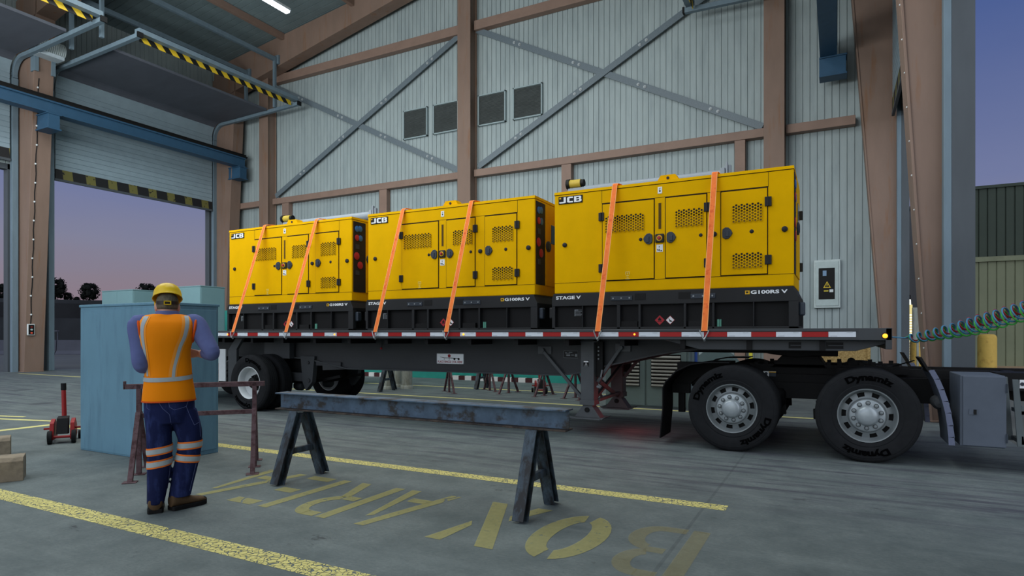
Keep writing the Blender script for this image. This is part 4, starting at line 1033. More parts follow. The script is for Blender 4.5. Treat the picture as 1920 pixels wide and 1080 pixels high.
for y0, y1 in ((7.80, 8.40), (9.72, 10.30)):
    f = sweep_plate([(0.86, 1.02), (0.905, 0.93), (0.945, 0.82), (0.98, 0.70), (1.005, 0.58), (1.022, 0.45), (1.032, 0.33), (1.035, 0.25)], y0, y1, 0.018, 'front_fender', M['toolbox'])
    w = W()
    for (xa_, za_), (xb_, zb_) in zip(FP[:-1], FP[1:]): w.prism([(xa_, y0-0.004, za_), (xb_, y0-0.004, zb_), (xb_+0.055, y0-0.004, zb_), (xa_+0.05, y0-0.004, za_+0.01)], (0, 0.012, 0))
    w.fin('fender_lip', M['lip'], TK, parent=f)
    w = W(); w.prism([(0.775, y0, 1.155), (0.80, y0, 1.16), (0.885, y0, 1.0), (0.86, y0, 1.0)], (0, y1-y0-0.25 if y0 < 9 else 0.35, 0)); w.fin('fender_stay', M['tk'], TK)
    sweep_plate([(-1.15, 1.065), (-1.45, 1.06), (-1.62, 1.03), (-1.80, 0.94), (-1.93, 0.80), (-1.965, 0.72), (-1.965, 0.45), (-2.0, 0.08)], y0+0.06, y1, 0.015, 'rear_mudguard', M['tk'])
w = W(); w.box(-1.95, -1.72, 8.35, 8.42, 0.62, 0.75).box(-1.88, -1.80, 8.40, 8.48, 0.36, 0.66).bar((-1.75, 8.42, 0.9), (-1.3, 8.62, 0.85), 0.05, 0.05); w.fin('flap_hanger', M['tk'], TK)
w = W(); w.tube([(-1.66, 8.3, 0.72), (-1.62, 8.27, 0.69), (-1.58, 8.3, 0.72), (-1.62, 8.32, 0.75)], 0.012, 6); w.fin('chain_hook', M['rivet'], TK)
w = W(); w.box(-1.9, -1.2, 8.42, 8.62, 0.74, 1.03); w.fin('rear_bracket', M['tk'], TK)
w = W(); w.prism([(-1.15, 8.37, 1.06), (-1.45, 8.37, 1.055), (-1.62, 8.37, 1.02), (-1.80, 8.37, 0.93), (-1.93, 8.37, 0.79), (-1.955, 8.37, 0.68), (-1.78, 8.37, 0.68), (-1.62, 8.37, 0.84), (-1.15, 8.37, 0.84)], (0, 0.02, 0)); w.fin('mudguard_skirt', M['tk'], TK)
w = W(); w.lathe((0.99, 8.28, 0.66), (0, -1, 0), [(0.07, 0), (0.075, 0.2), (0.05, 0.24), (0, 0.25)], 14); w.fin('fender_mount', M['deck'], TK, smooth=40)
# toolbox and steps
w = W(); w.box(1.13, 1.50, 7.775, 8.47, 0.255, 0.985); tb = w.fin('toolbox', M['toolbox'], TK, bevel=0.008)
w = W(); w.box(1.15, 1.505, 7.755, 7.775, 0.265, 0.975); dr = w.fin('toolbox_door', M['toolbox'], TK, parent=tb, bevel=0.006)
w = W(); w.box(1.20, 1.27, 7.748, 7.756, 0.585, 0.64).mat(1).box(1.237, 1.262, 7.744, 7.749, 0.588, 0.637); w.fin('door_latch', [M['toolbox'], M['black']], TK, parent=tb)
for z in (0.36, 0.86):
    w = W(); w.box(1.50, 1.515, 7.745, 7.785, z-0.045, z+0.045); w.fin('door_hinge', M['handle'], TK, parent=tb)
w = W()
for y in (7.80, 8.25): w.prism([(1.56, y, 0.95), (1.61, y, 0.95), (1.66, y, 0.28), (1.60, y, 0.28)], (0, 0.02, 0))
for z in (0.30, 0.60): w.box(1.63, 2.3, 7.80, 8.2, z, z+0.04).box(1.63, 2.3, 7.80, 7.82, z, z+0.09)
w.prism([(2.25, 7.80, 0.95), (2.3, 7.80, 0.95), (2.3, 7.80, 0.28), (2.25, 7.80, 0.28)], (0, 0.02, 0))
w.fin('cab_steps', paint('step_grey', (88, 96, 98), var=0.08, rough=0.5), TK, bevel=0.004)
w = W(); w.box(1.52, 3.6, 8.3, 8.62, 0.80, 0.99); w.fin('battery_box', M['tk'], TK)
def sticker(x0, x1, y, z0, z1):
    w = W(); w.box(x0, x1, y-0.004, y, z0, z1); s = w.fin('warning_sticker', M['letter_w'], TK)
    w = W(); d = x1-x0; w.box(x0+0.45*d, x1, y-0.006, y-0.004, z0, z1-0.012); w.cyl((x0+0.22*d, y-0.007, (z0+z1)/2), (x0+0.22*d, y-0.004, (z0+z1)/2), 0.02, n=14).fin('sticker_print', M['handle'], TK, parent=s)
    w = W(); w.box(x0+0.45*d, x1, y-0.0065, y-0.006, z1-0.016, z1-0.004); w.fin('sticker_stripe', M['letter_y'], TK, parent=s)
sticker(-0.83, -0.68, 8.54, 0.865, 0.93); sticker(1.72, 1.82, 8.296, 0.83, 0.92); sticker(1.83, 1.93, 8.296, 0.83, 0.92)

# coiled air and electric lines from the flatbed nose to the cab
def coil(mat, ph, label, r, dy, dz):
    t = thing('coiled_air_line', label, 'air line', (0.575, 8.86+dy, 1.37), group=None)
    A = Vector((0, 0, 0)); pts = []
    C = lambda k: Vector((0.22+2.5*k, 0.02*math.sin(2*k), -0.02+0.53*k+0.53*k*k))
    n = 640; turns = 30
    pts = [(-0.03, 0, 0.0), (0.08, 0, -0.005), (0.16, 0, -0.012)]
    for i in range(n+1):
        k = i/n; c = C(k); rr = r*min(1, 0.55+k*1.6)
        d = (C(k+0.01)-C(k-0.01)).normalized(); u = Vector((-d.z, 0, d.x)); a = 2*PI*turns*k+ph
        pts.append(c+Vector((0, math.cos(a)*rr, min(1, k*4)*dz))+u*(math.sin(a)*rr)+d*(math.cos(a)*rr*0.75))
    MB().tube(pts, 0.0095, 6).build('coil', mat, t, smooth=60)
    mb = MB(); mb.cyl((-0.04, 0, 0), (0.03, 0, 0), 0.018, n=10); mb.build('coupling', M['handle'], t, smooth=40)
coil(paint('hose_green', (66, 172, 66), var=0.06, rough=0.4), 0.9, 'green coiled air line with the lowest hanging loops, from flatbed nose to cab', 0.088, 0.02, -0.035)
coil(paint('hose_blue', (70, 128, 160), var=0.06, rough=0.4), 0.6, 'blue grey coiled line between flatbed nose and cab', 0.090, 0.0, 0.0)
coil(paint('hose_red', (158, 40, 48), var=0.06, rough=0.4), 0.2, 'red coiled air line whose loops peek over the blue one', 0.070, 0.06, 0.028)
# ---------------------------------------------------------------- floor markings
M['line'] = paint_crackle('line_paint', (226, 214, 136), crack=26.0, width=0.055, cover=0.60, alpha=0.95)
M['line_thin'] = paint('line_thin', (214, 206, 136), var=0.1, scale=10, rough=0.8)
M['stencil'] = paint_crackle('stencil_paint', (186, 178, 112), crack=0.5, width=0.004, cover=0.62, alpha=0.52)
M['stencil_faint'] = paint_crackle('stencil_faint', (178, 162, 96), crack=0.5, width=0.0, cover=0.72, alpha=0.24)
def marking(name, quads, mat, z=0.002):
    mb = MB()
    for q in quads: mb.add([(x, y, z) for x, y in q], [tuple(range(len(q)))])
    return struct(mb.build(name, mat))
def rect(x0, x1, y0, y1): return [(x0, y0), (x1, y0), (x1, y1), (x0, y1)]
marking('floor_line', [rect(-10.7, 3.0, 2.625, 2.806)], M['line'])
marking('floor_line', [rect(-10.7, -0.78, 5.13, 5.29)], M['line'])
marking('floor_line', [rect(-10.86, -10.7, 2.625, 5.29)], M['line_thin'])
marking('floor_line', [rect(-26.0, 1.0, 11.38, 11.50)], M['line_thin'])
marking('floor_line', [rect(-14.0, -4.2, 13.74, 13.86)], M['line_thin'])
marking('floor_line', [[(-13.1, 4.88), (-11.15, 5.36), (-11.2, 5.46), (-13.1, 4.98)]], M['line_thin'])
marking('floor_line', [[(-13.6, 5.02), (-12.2, 5.42), (-12.25, 5.50), (-13.6, 5.10)]], M['line_thin'])
# BOX AREA, stencilled on the floor and read from the far side
def L_(u0, polys): return [[(-(u0+u), 4.5-v) for u, v in p] for p in polys]
def arc(cx, cy, rx, ry, a0, a1, n=10): return [(cx+rx*math.cos(math.radians(a0+(a1-a0)*i/n)), cy+ry*math.sin(math.radians(a0+(a1-a0)*i/n))) for i in range(n+1)]
def band(c, r_out, r_in, a0, a1, n=14):
    o = arc(c[0], c[1], r_out[0], r_out[1], a0, a1, n); i = arc(c[0], c[1], r_in[0], r_in[1], a0, a1, n)
    return [[o[k], o[k+1], i[k+1], i[k]] for k in range(n)]
A_ = [[(0.0, 0.0), (0.10, 0.0), (0.31, 1.0), (0.22, 1.0)], [(0.42, 0.0), (0.52, 0.0), (0.37, 0.80), (0.325, 0.76)], [(0.14, 0.22), (0.34, 0.22), (0.34, 0.33), (0.16, 0.33)]]
letters = [
    ('B', 0.78, [[(0, 0), (0.115, 0), (0.115, 1.0), (0, 1.0)]]+[[(0.15, 0.0), (0.30, 0.0), (0.30, 0.11), (0.15, 0.11)], [(0.15, 0.89), (0.28, 0.89), (0.28, 1.0), (0.15, 1.0)], [(0.20, 0.47), (0.33, 0.47), (0.33, 0.57), (0.20, 0.57)]]+band((0.30, 0.27), (0.20, 0.27), (0.085, 0.16), -90, 80)+band((0.27, 0.755), (0.19, 0.245), (0.075, 0.135), -75, 90), 'stencil_faint'),
    ('O', 1.39, band((0.25, 0.5), (0.25, 0.5), (0.105, 0.33), 100, 260)+band((0.25, 0.5), (0.25, 0.5), (0.105, 0.33), -80, 80), 'stencil'),
    ('X', 1.97, [[(0.01, 1.0), (0.15, 1.0), (0.57, 0.0), (0.43, 0.0)], [(0.02, 0.0), (0.15, 0.0), (0.25, 0.30), (0.20, 0.42)], [(0.40, 0.62), (0.45, 0.53), (0.55, 1.0), (0.42, 1.0)]], 'stencil'),
    ('A', 2.85, A_, 'stencil'),
    ('R', 3.45, [[(0, 0), (0.10, 0), (0.10, 1.0), (0, 1.0)], [(0.13, 0.89), (0.26, 0.89), (0.26, 1.0), (0.13, 1.0)], [(0.13, 0.42), (0.27, 0.42), (0.27, 0.53), (0.13, 0.53)], [(0.25, 0.45), (0.33, 0.47), (0.50, 0.0), (0.39, 0.0)]]+band((0.25, 0.71), (0.20, 0.29), (0.10, 0.175), -75, 90), 'stencil'),
    ('E', 4.08, [[(0, 0), (0.10, 0), (0.10, 1.0), (0, 1.0)], [(0.19, 0.0), (0.48, 0.0), (0.48, 0.125), (0.19, 0.125)], [(0.19, 0.45), (0.40, 0.45), (0.40, 0.575), (0.19, 0.575)], [(0.19, 0.87), (0.48, 0.87), (0.48, 1.0), (0.19, 1.0)]], 'stencil'),
    ('A', 4.66, A_, 'stencil')]
for ch, u0, polys, m in letters: marking('floor_letter', L_(u0, polys), M[m], 0.003)

# ---------------------------------------------------------------- trestles and the steel joist
M['blue_steel'] = paint('worn_blue_steel', (84, 104, 124), var=0.25, scale=9, rough=0.55, rgb2=(58, 56, 54), thr=0.56, soft=0.06, scale2=5, stretch2=(1.2, 1, 1.6), spec=0.35)
M['blue_steel_leg'] = paint('worn_leg_steel', (72, 86, 98), var=0.22, scale=8, rough=0.55, rgb2=(44, 44, 46), thr=0.50, soft=0.08, scale2=6, stretch2=(2, 2, 0.7), spec=0.35)
M['rust'] = paint('rusty_steel', (98, 76, 80), var=0.18, scale=18, rough=0.75, rgb2=(70, 44, 46), thr=0.55, soft=0.08, scale2=12)
def make_trestle(label):
    t = thing('trestle', label, 'trestle', (0, 0, 0), group=None)
    for s in (-1, 1):
        mb = MB(); a = Vector((0, s*0.29, 0.0)); b = Vector((0, s*0.055, 0.652)); d = (b-a).normalized(); n = Vector((0, d.z, -d.y))
        mb.bar(a+n*0.040, b+n*0.040, 0.096, 0.012, n).bar(a-n*0.040, b-n*0.040, 0.096, 0.012, n).bar(a, b, 0.010, 0.08, n)
        mb.build('leg', M['blue_steel_leg'], t, bevel=0.003)
    mb = MB(); mb.bar((0, -0.18, 0.29), (0, 0.18, 0.29), 0.045, 0.055); mb.build('cross_bar', M['blue_steel_leg'], t, bevel=0.004)
    return t
T1 = make_trestle('blue grey worn steel trestle under the far end of the steel joist, beside the man')
T1.location = (-4.60, 4.36, 0.0)
dup(T1, (-2.09, 4.40, 0.0), label='blue grey worn steel trestle under the near end of the steel joist')
dup(T1, (-9.86, 12.14, 0.0), label='distant blue grey trestle beside the pale pipes, seen below the flatbed')
dup(T1, (-8.12, 13.80, 0.0), label='distant blue grey trestle among the rusty racks, seen below the flatbed')
t = thing('steel_joist', 'long worn blue steel joist lying across two trestles', 'steel beam', (-4.88, 4.37, 0.666))
mb = MB(); mb.box(0, 3.08, -0.075, 0.075, 0.152, 0.164).box(0, 3.08, -0.005, 0.005, 0.012, 0.152).mat(1).box(0, 3.08, -0.075, 0.075, 0.0, 0.012)
mb.build('joist', [M['blue_steel'], paint('joist_rust', (84, 72, 64), var=0.3, scale=12, rough=0.7, rgb2=(52, 46, 44), thr=0.5, scale2=9)], t, bevel=0.002)
t['label'] = 'long worn blue steel joist lying across two trestles'

# ---------------------------------------------------------------- rusty racks
def rack(c0, c1, label):
    c0 = Vector((c0[0], c0[1], 0)); c1 = Vector((c1[0], c1[1], 0)); d = (c1-c0); Ln = d.length; ang = math.atan2(d.y, d.x)
    t = thing('steel_rack', label, 'rack', c0, ang, None)
    for x in (0.0, Ln):
        mb = MB(); mb.box(x-0.022, x+0.022, -0.022, 0.022, 0.0, 0.90); mb.box(x-0.06, x+0.06, -0.05, 0.05, 0, 0.008); mb.build('post', M['rust'], t, bevel=0.003)
        for s in (-1, 1):
            mb = MB(); mb.bar((x, s*0.03, 0.62), (x, s*0.37, 0.0), 0.04, 0.045, (1, 0, 0)); mb.box(x-0.06, x+0.06, s*0.37-0.05, s*0.37+0.05, 0, 0.008); mb.build('leg', M['rust'], t, bevel=0.003)
    mb = MB(); mb.box(-0.13, Ln+0.10, -0.022, 0.022, 0.855, 0.905); mb.box(-0.135, -0.115, -0.022, 0.022, 0.855, 0.935); mb.build('top_rail', M['rust'], t, bevel=0.003)
    mb = MB(); mb.box(0, Ln, -0.016, 0.016, 0.565, 0.61); mb.build('middle_rail', M['rust'], t, bevel=0.003)
    return t
rack((-6.18, 3.745), (-5.455, 4.53), 'rusty steel rack with two rails standing in front of the man')
rack((-8.30, 12.55), (-7.65, 13.39), 'distant rusty rack beside the pale pipes below the flatbed')
rack((-6.94, 13.06), (-5.92, 12.87), 'distant rusty rack in front of the far red jack')
rack((-5.12, 12.79), (-4.70, 12.62), 'short distant rusty rack next to the louvred grey cabinet')

# ---------------------------------------------------------------- cabinets
M['cab'] = paint('cabinet_blue', (104, 144, 164), var=0.07, scale=1.5, rough=0.5, rgb2=(92, 128, 148), thr=0.6, soft=0.1, scale2=4, stretch2=(2, 2, 0.3))
M['cab_far'] = paint('cabinet_teal', (112, 144, 150), var=0.05, scale=1.5, rough=0.55)
def cabinet(x0, x1, y0, y1, h, mat, label):
    t = thing('steel_cabinet', label, 'cabinet', (x0, y0, 0))
    w, d = x1-x0, y1-y0
    mb = MB(); mb.box(0, w, 0, d, 0, h-0.03); mb.build('body', mat, t, bevel=0.006)
    mb = MB(); mb.box(-0.012, w+0.012, -0.012, d+0.012, h-0.03, h); mb.build('top_cover', mat, t, bevel=0.006)
    mb = MB(); mb.box(w, w+0.010, 0.03, d-0.03, 0.05, h-0.07); mb.build('side_panel', mat, t, bevel=0.004)
    n = 2
    for i in range(n):
        mb = MB(); mb.box(0.012+w*i/n, w*(i+1)/n-0.012, -0.008, 0, 0.03, h-0.06)
        mb.build('door', mat, t, bevel=0.003) if h > 2 else None
    if h < 2:
        mb = MB(); mb.box(0.012, w-0.012, -0.006, 0, 0.02, h-0.065); mb.build('front_panel', mat, t, bevel=0.003)
    return t
cabinet(-8.14, -6.51, 4.22, 4.89, 1.758, M['cab'], 'large plain blue steel cabinet standing right behind the man')
cabinet(-18.95, -17.2, 12.3, 13.15, 2.9, M['cab_far'], 'tall grey teal cabinet near the door, behind the blue cabinet and the hard hat')
cabinet(-22.4, -20.64, 12.3, 13.15, 2.9, M['cab_far'], 'tall grey teal cabinet farther out by the open roller door below the dark trees')

# louvred machine cabinet with a roller arm on top, and its twin
M['mach'] = paint('machine_grey', (112, 130, 130), var=0.05, scale=2, rough=0.55)
M['mach_l'] = paint('machine_louvre', (164, 164, 158), var=0.05, scale=6, rough=0.5)
M['pipe'] = paint('roller_grey', (140, 148, 156), var=0.05, scale=6, rough=0.4)
M['ymotor'] = paint('motor_yellow', (186, 160, 60), var=0.10, scale=10, rough=0.5)
def machine(x0, x1, yc, label, louvre, xp0, xp1, yp, h=4.25):
    t = thing('machine_cabinet', label, 'machine', (x0, yc, 0))
    w = x1-x0
    mb = MB(); mb.box(0, w, 0, 0.9, 0, h); mb.build('body', M['mach'], t, bevel=0.01)
    if louvre:
        for a, b in ((0.05, w/2-0.02), (w/2+0.02, w-0.05)):
            mb = MB(); mb.box(a, b, -0.02, 0, 0.04, 1.9); d = mb.build('door', M['mach'], t, bevel=0.004)
            mb = MB(); mb.box(a+0.08, b-0.10, -0.024, -0.018, 0.40, 1.02); mb.build('louvre_field', M['black'], d)
            mb = MB()
            for i in range(9):
                z = 0.41+i*0.067; mb.prism([(a+0.09, -0.024, z), (a+0.09, -0.05, z+0.008), (a+0.09, -0.052, z+0.026), (a+0.09, -0.024, z+0.045)], (b-a-0.20, 0, 0))
            mb.build('louvres', M['mach_l'], d)
        mb = MB(); mb.cyl((w+0.10, 0.1, 0), (w+0.10, 0.1, 2.6), 0.028, n=10).bar((w-0.02, 0.1, 2.4), (w+0.1, 0.1, 2.4), 0.03, 0.03); mb.build('blue_pipe', paint('pipe_blue', (60, 92, 170), rough=0.4), t)
    a, b, y, z = xp0-x0, xp1-x0, yp-yc, 4.36
    mb = MB(); mb.cyl((a+0.38, y, z), (b-0.08, y, z), 0.105, n=20); mb.build('roller_pipe', M['pipe'], t, smooth=40)
    mb = MB(); mb.cyl((a+0.05, y-0.02, z+0.17), (a+0.30, y-0.02, z+0.17), 0.085, n=18); mt = mb.build('roller_motor', M['ymotor'], t, smooth=40)
    MB().cyl((a-0.01, y-0.02, z+0.17), (a+0.06, y-0.02, z+0.17), 0.105, n=18).build('motor_cap', M['black'], mt, smooth=40); MB().cyl((a+0.29, y-0.02, z+0.17), (a+0.37, y-0.02, z+0.17), 0.075, n=18).build('motor_cap', M['black'], mt, smooth=40)
    mb = MB(); mb.box(a+0.02, a+0.44, y-0.06, y+0.10, z-0.10, z+0.08).box(a+0.0, a+0.07, y-0.08, y+0.12, z-0.6, z+0.02); mb.build('end_bracket', M['pipe'], t, bevel=0.01)
    mb = MB(); mb.box(b-0.10, b-0.02, y-0.10, y+0.12, z-0.45, z+0.12).box(b, b+0.03, y-0.1, y-0.02, z-0.1, z+0.22).box(b-0.03, b+0.08, y-0.05, y+0.03, z+0.02, z+0.17); mb.build('end_bracket', M['pipe'], t, bevel=0.006)
    mb = MB()
    for x in (a+0.04, b-0.06): mb.box(x-0.04, x+0.04, y-0.04, y+0.6, z-0.62, z-0.5)
    mb.build('roller_arm', M['pipe'], t)
machine(-4.05, -2.42, 11.72, 'grey machine cabinet with louvred doors standing behind the landing legs', True, -4.97, -1.80, 12.0)
machine(-12.9, -11.9, 12.7, 'grey machine with yellow roller motor behind the farthest generator', False, -13.3, -10.15, 12.0, 4.1)

# ---------------------------------------------------------------- trolley jacks
M['jack_red'] = paint('jack_red', (150, 34, 36), var=0.12, scale=8, rough=0.45)
def make_jack(label):
    t = thing('trolley_jack', label, 'jack', (0, 0, 0))
    for s in (-1, 1):
        mb = MB(); mb.prism([(s*0.085, -0.20, 0.05), (s*0.085, -0.21, 0.12), (s*0.085, -0.17, 0.26), (s*0.085, 0.02, 0.30), (s*0.085, 0.20, 0.20), (s*0.085, 0.24, 0.06), (s*0.085, 0.1, 0.03)], (s*0.045, 0, 0)); mb.build('side_plate', M['jack_red'], t, bevel=0.004)
        mb = MB(); mb.box(s*0.10 if s > 0 else -0.20, 0.20 if s > 0 else -0.10, -0.10, -0.05, 0.175, 0.195); mb.build('side_bar', M['jack_red'], t)
    mb = MB(); mb.cyl((-0.14, -0.19, 0.085), (0.14, -0.19, 0.085), 0.018, n=10); mb.build('front_axle', M['jack_red'], t)
    for x, y, r, wd in ((-0.125, -0.19, 0.085, 0.045), (0.125, -0.19, 0.085, 0.045), (-0.17, 0.2, 0.055, 0.05), (0.17, 0.2, 0.055, 0.05)):
        mb = MB(); mb.cyl((x-wd/2, y, r), (x+wd/2, y, r), r, n=18); mb.build('wheel', M['rubber'], t, smooth=40)
    mb = MB(); mb.prism([(-0.062, -0.19, 0.12), (-0.062, -0.12, 0.315), (-0.062, 0.04, 0.33), (-0.062, 0.0, 0.10)], (0.124, 0, 0)); mb.build('lift_arm', M['black'], t, bevel=0.004)
    mb = MB(); mb.cyl((0, 0.12, 0.17), (-0.015, 0.16, 0.74), 0.028, 0.026, n=14); h = mb.build('handle', M['jack_red'], t, smooth=40)
    mb = MB(); mb.cyl((-0.0135, 0.156, 0.66), (-0.0155, 0.161, 0.75), 0.031, n=14); mb.build('grip', M['rubber'], h, smooth=40)
    return t
J = make_jack('red trolley jack with upright handle on the open floor by the blue cabinet')
J.location = (-8.98, 4.45, 0); J.rotation_euler = (0, 0, 1.02)
dup(J, (-6.28, 13.42, 0), 0.5, 'small distant red trolley jack behind the rusty racks, seen below the flatbed')

# concrete kerb blocks
M['block'] = paint('kerb_block', (150, 136, 116), var=0.20, scale=7, rough=0.85, rgb2=(112, 102, 88), thr=0.55, soft=0.1, scale2=5)
def block(x, y, ang, label):
    t = thing('kerb_block', label, 'block', (x, y, 0), ang)
    pr = [(0, 0), (0.30, 0), (0.30, 0.19), (0.265, 0.225), (0.035, 0.225), (0, 0.19)]
    mb = MB(); mb.prism([(-1.0, yy, z) for yy, z in pr], (1.0, 0, 0)); mb.build('block', M['block'], t, bevel=0.004)
block(-6.90, 3.07, math.atan2(0.879, 0.477), 'brown stained kerb block cut by the picture edge, the nearer of two')
block(-8.33, 3.58, math.atan2(0.879, 0.477)+0.06, 'brown stained kerb block lying just beyond the nearer kerb block')

# pale pipes standing on end
M['pale'] = paint('pale_pipe', (168, 172, 164), var=0.12, scale=3, rough=0.7, stretch=(2, 2, 0.4), rgb2=(128, 126, 110), thr=0.58, soft=0.1, scale2=3, stretch2=(2, 2, 0.5))
def pale_pipe(x, y, r, label):
    t = thing('flanged_pipe', label, 'pipe', (x, y, 0))
    mb = MB(); mb.lathe((0, 0, 0.0), (0, 0, 1), [(r, 0), (r, 1.2), (r*0.85, 1.2), (r*0.85, 0.9), (0, 0.9)], 28); mb.build('pipe', M['pale'], t, smooth=40)
    mb = MB(); mb.lathe((0, 0, 0), (0, 0, 1), [(r*1.2, 0), (r*1.2, 0.07), (r*1.1, 0.09), (r, 0.09)], 28); mb.build('base_flange', M['pale'], t, smooth=40)
pale_pipe(-10.12, 12.55, 0.128, 'pale flanged pipe standing upright right beside the distant blue trestle')
pale_pipe(-9.84, 12.90, 0.142, 'pale brownish flanged pipe standing upright nearest the racks')
pale_pipe(-10.38, 13.2, 0.125, 'pale flanged pipe half hidden between the other two upright pipes')

# teal partition with a kerb of red and white blocks
M['teal'] = paint('teal_sheet', (48, 138, 128), var=0.10, scale=2, rough=0.5)
M['teal_l'] = paint('teal_ledge', (58, 164, 150), var=0.10, scale=3, rough=0.5)
t = thing('teal_partition', 'low teal corrugated partition with ledge, seen below the flatbed', 'partition', (-22.3, 16.4, 0))
mb = MB(); clad(mb, 0, 15.85, lambda a, d: ((a, d, 0.45), (a, d, 2.35)), pitch=0.28, gw=0.05, gd=0.03)
mb.box(0, 15.85, 0.04, 0.10, 0, 2.35); mb.build('sheet', M['teal'], t)
mb = MB(); mb.prism([(0, -0.02, 0), (0, -0.10, 0.30), (0, -0.06, 0.42), (0, 0.03, 0.45), (0, 0.04, 0)], (15.85, 0, 0)); mb.build('ledge', M['teal_l'], t)
M['kerb_w'] = paint('kerb_white', (206, 206, 204), var=0.06, rough=0.6); M['kerb_d'] = paint('kerb_dark', (64, 28, 30), var=0.1, rough=0.6)
for x0, n, lb in ((-14.8, 7, 'white and dark red kerb strip on the floor beyond the far trailer wheel'), (-10.55, 13, 'white and dark red kerb strip on the floor behind the racks')):
    t = thing('kerb_strip', lb, 'kerb', (x0, 16.18, 0))
    mb = MB()
    for i in range(n): mb.mat(i % 2).box(i*0.23, i*0.23+0.229, -0.06, 0.06, 0, 0.13)
    mb.build('kerb', [M['kerb_w'], M['kerb_d']], t)

# tan crate, cable reel behind the coupling
M['osb'] = paint('osb_board', (186, 158, 104), var=0.22, scale=22, rough=0.8, rgb2=(150, 122, 74), thr=0.5, soft=0.08, scale2=30)
t = thing('board_crate', 'tan chipboard crate glimpsed between the coupling and the flatbed nose', 'crate', (-1.02, 16.0, 0))
mb = MB(); mb.box(0.03, 1.67, 0.03, 0.87, 0.08, 1.30); mb.build('boards', M['osb'], t)
mb = MB()
for x in (0, 1.64): 
    for y in (0, 0.84): mb.box(x, x+0.06, y, y+0.06, 0.08, 1.33)
mb.build('corner_battens', M['osb'], t)
mb = MB(); mb.box(0, 1.70, 0, 0.12, 0, 0.08).box(0, 1.70, 0.78, 0.90, 0, 0.08); mb.build('skid', M['osb'], t)
t = thing('cable_reel', 'grey cable reel standing behind the truck mudguard beyond the louvred cabinet', 'reel', (-2.43, 14.5, 0))
mb = MB(); mb.lathe((0, 0, 0.53), (0, 1, 0), [(0.53, 0), (0.53, 0.05), (0.44, 0.06), (0.36, 0.05), (0, 0.05)], 36); mb.build('flange', M['mach'], t, smooth=40)
mb = MB(); mb.lathe((0, 0.4, 0.53), (0, 1, 0), [(0.53, 0), (0.53, 0.05), (0, 0.05)], 36); mb.build('flange', M['mach'], t, smooth=40)
mb = MB(); mb.cyl((0, 0.05, 0.53), (0, 0.4, 0.53), 0.34, n=30); mb.build('drum', M['rubber'], t, smooth=40)
t = thing('marker_post', 'thin yellow post against the gable wall, glimpsed under the flatbed nose', 'post', (-2.36, 20.55, 0))
MB().box(-0.05, 0.05, -0.05, 0.05, 0, 1.6).build('post', paint('post_yellow', (200, 190, 60), rough=0.6), t)

# ---------------------------------------------------------------- outside, right-hand yard
M['boll'] = paint('bollard_yellow', (206, 170, 84), var=0.10, scale=8, rough=0.7, rgb2=(176, 140, 66), thr=0.6, soft=0.08, scale2=7)
def bollard(x, y, r, h, label):
    t = thing('bollard', label, 'bollard', (x, y, -0.01))
    mb = MB(); mb.lathe((0, 0, 0), (0, 0, 1), [(r, 0), (r, h-r*0.5), (r*0.92, h-r*0.22), (r*0.7, h-r*0.06), (0, h)], 28); mb.build('post', M['boll'], t, smooth=50)
    mb = MB(); mb.lathe((0, 0, 0), (0, 0, 1), [(r*1.25, 0), (r*1.25, 0.04), (r, 0.05)], 28); mb.build('base_plate', M['boll'], t, smooth=40)
bollard(2.27, 13.05, 0.135, 1.42, 'thick yellow bollard outside by the green clad building')
bollard(2.14, 22.3, 0.16, 1.25, 'yellow bollard glimpsed between the two brown columns')
t = thing('lit_marker_post', 'slim pale yellow lit post with black tip between the two brown columns', 'post', (2.06, 23.2, -0.01))
mb = MB(); mb.cyl((0, 0, 0), (0, 0, 2.35), 0.075, n=12); mb.build('post', emission('lit_post', (236, 216, 140), 0.55), t)
mb = MB()
for i in range(24): mb.cyl((0, 0, 0.05+i*0.085), (0, 0, 0.09+i*0.085), 0.079, n=12)
mb.build('bands', emission('lit_bands', (250, 246, 220), 0.9), t)
mb = MB(); mb.cyl((0, 0, 2.35), (0, 0, 2.52), 0.04, 0.03, n=10); mb.build('white_collar', emission('lit_collar', (250, 250, 235), 1.0), t)
mb = MB(); mb.cyl((0, 0, 2.52), (0, 0, 2.66), 0.03, n=10); mb.build('black_tip', M['black'], t)
t = thing('meter_box', 'pale grey box fixed beside the lit marker post', 'box', (1.93, 20.4, 1.2))
mb = MB(); mb.box(-0.05, 0.2, 0, 0.16, 0, 0.95); mb.build('case', M['pale'], t, bevel=0.01)
mb = MB(); mb.box(-0.02, 0.17, -0.012, 0, 0.05, 0.9); mb.build('lid', M['pale'], t, bevel=0.005)
mb = MB(); mb.box(0.05, 0.10, 0.05, 0.10, -1.2, 0.02); mb.build('stand', M['pale'], t)
M['olive'] = paint('olive_sheet', (122, 126, 100), var=0.08, scale=1, rough=0.6); M['olive_d'] = paint('dark_green_sheet', (56, 66, 56), var=0.08, scale=1, rough=0.6)
t = thing('yard_building', 'building outside with dark green upper and olive lower ribbed cladding', 'building', (3.2, 32.0, -0.015))
mb = MB(); clad(mb, 0, 16, lambda a, d: ((a, d, 0.12), (a, d, 4.45)), pitch=0.30, gw=0.04, gd=0.04); mb.box(0, 16, 0.06, 12, 0.0, 7.5); mb.build('lower_cladding', M['olive'], t)
mb = MB(); clad(mb, 0, 16, lambda a, d: ((a, d, 4.65), (a, d, 7.55)), pitch=0.30, gw=0.05, gd=0.05); mb.build('upper_cladding', M['olive_d'], t)
mb = MB(); mb.box(-0.05, 16, -0.08, 0.06, 4.45, 4.65); mb.build('trim_band', paint('trim_olive', (124, 128, 102), rough=0.6), t)
mb = MB(); mb.box(-0.05, 16, -0.06, 12.05, 7.5, 7.62); mb.build('roof', M['olive_d'], t)
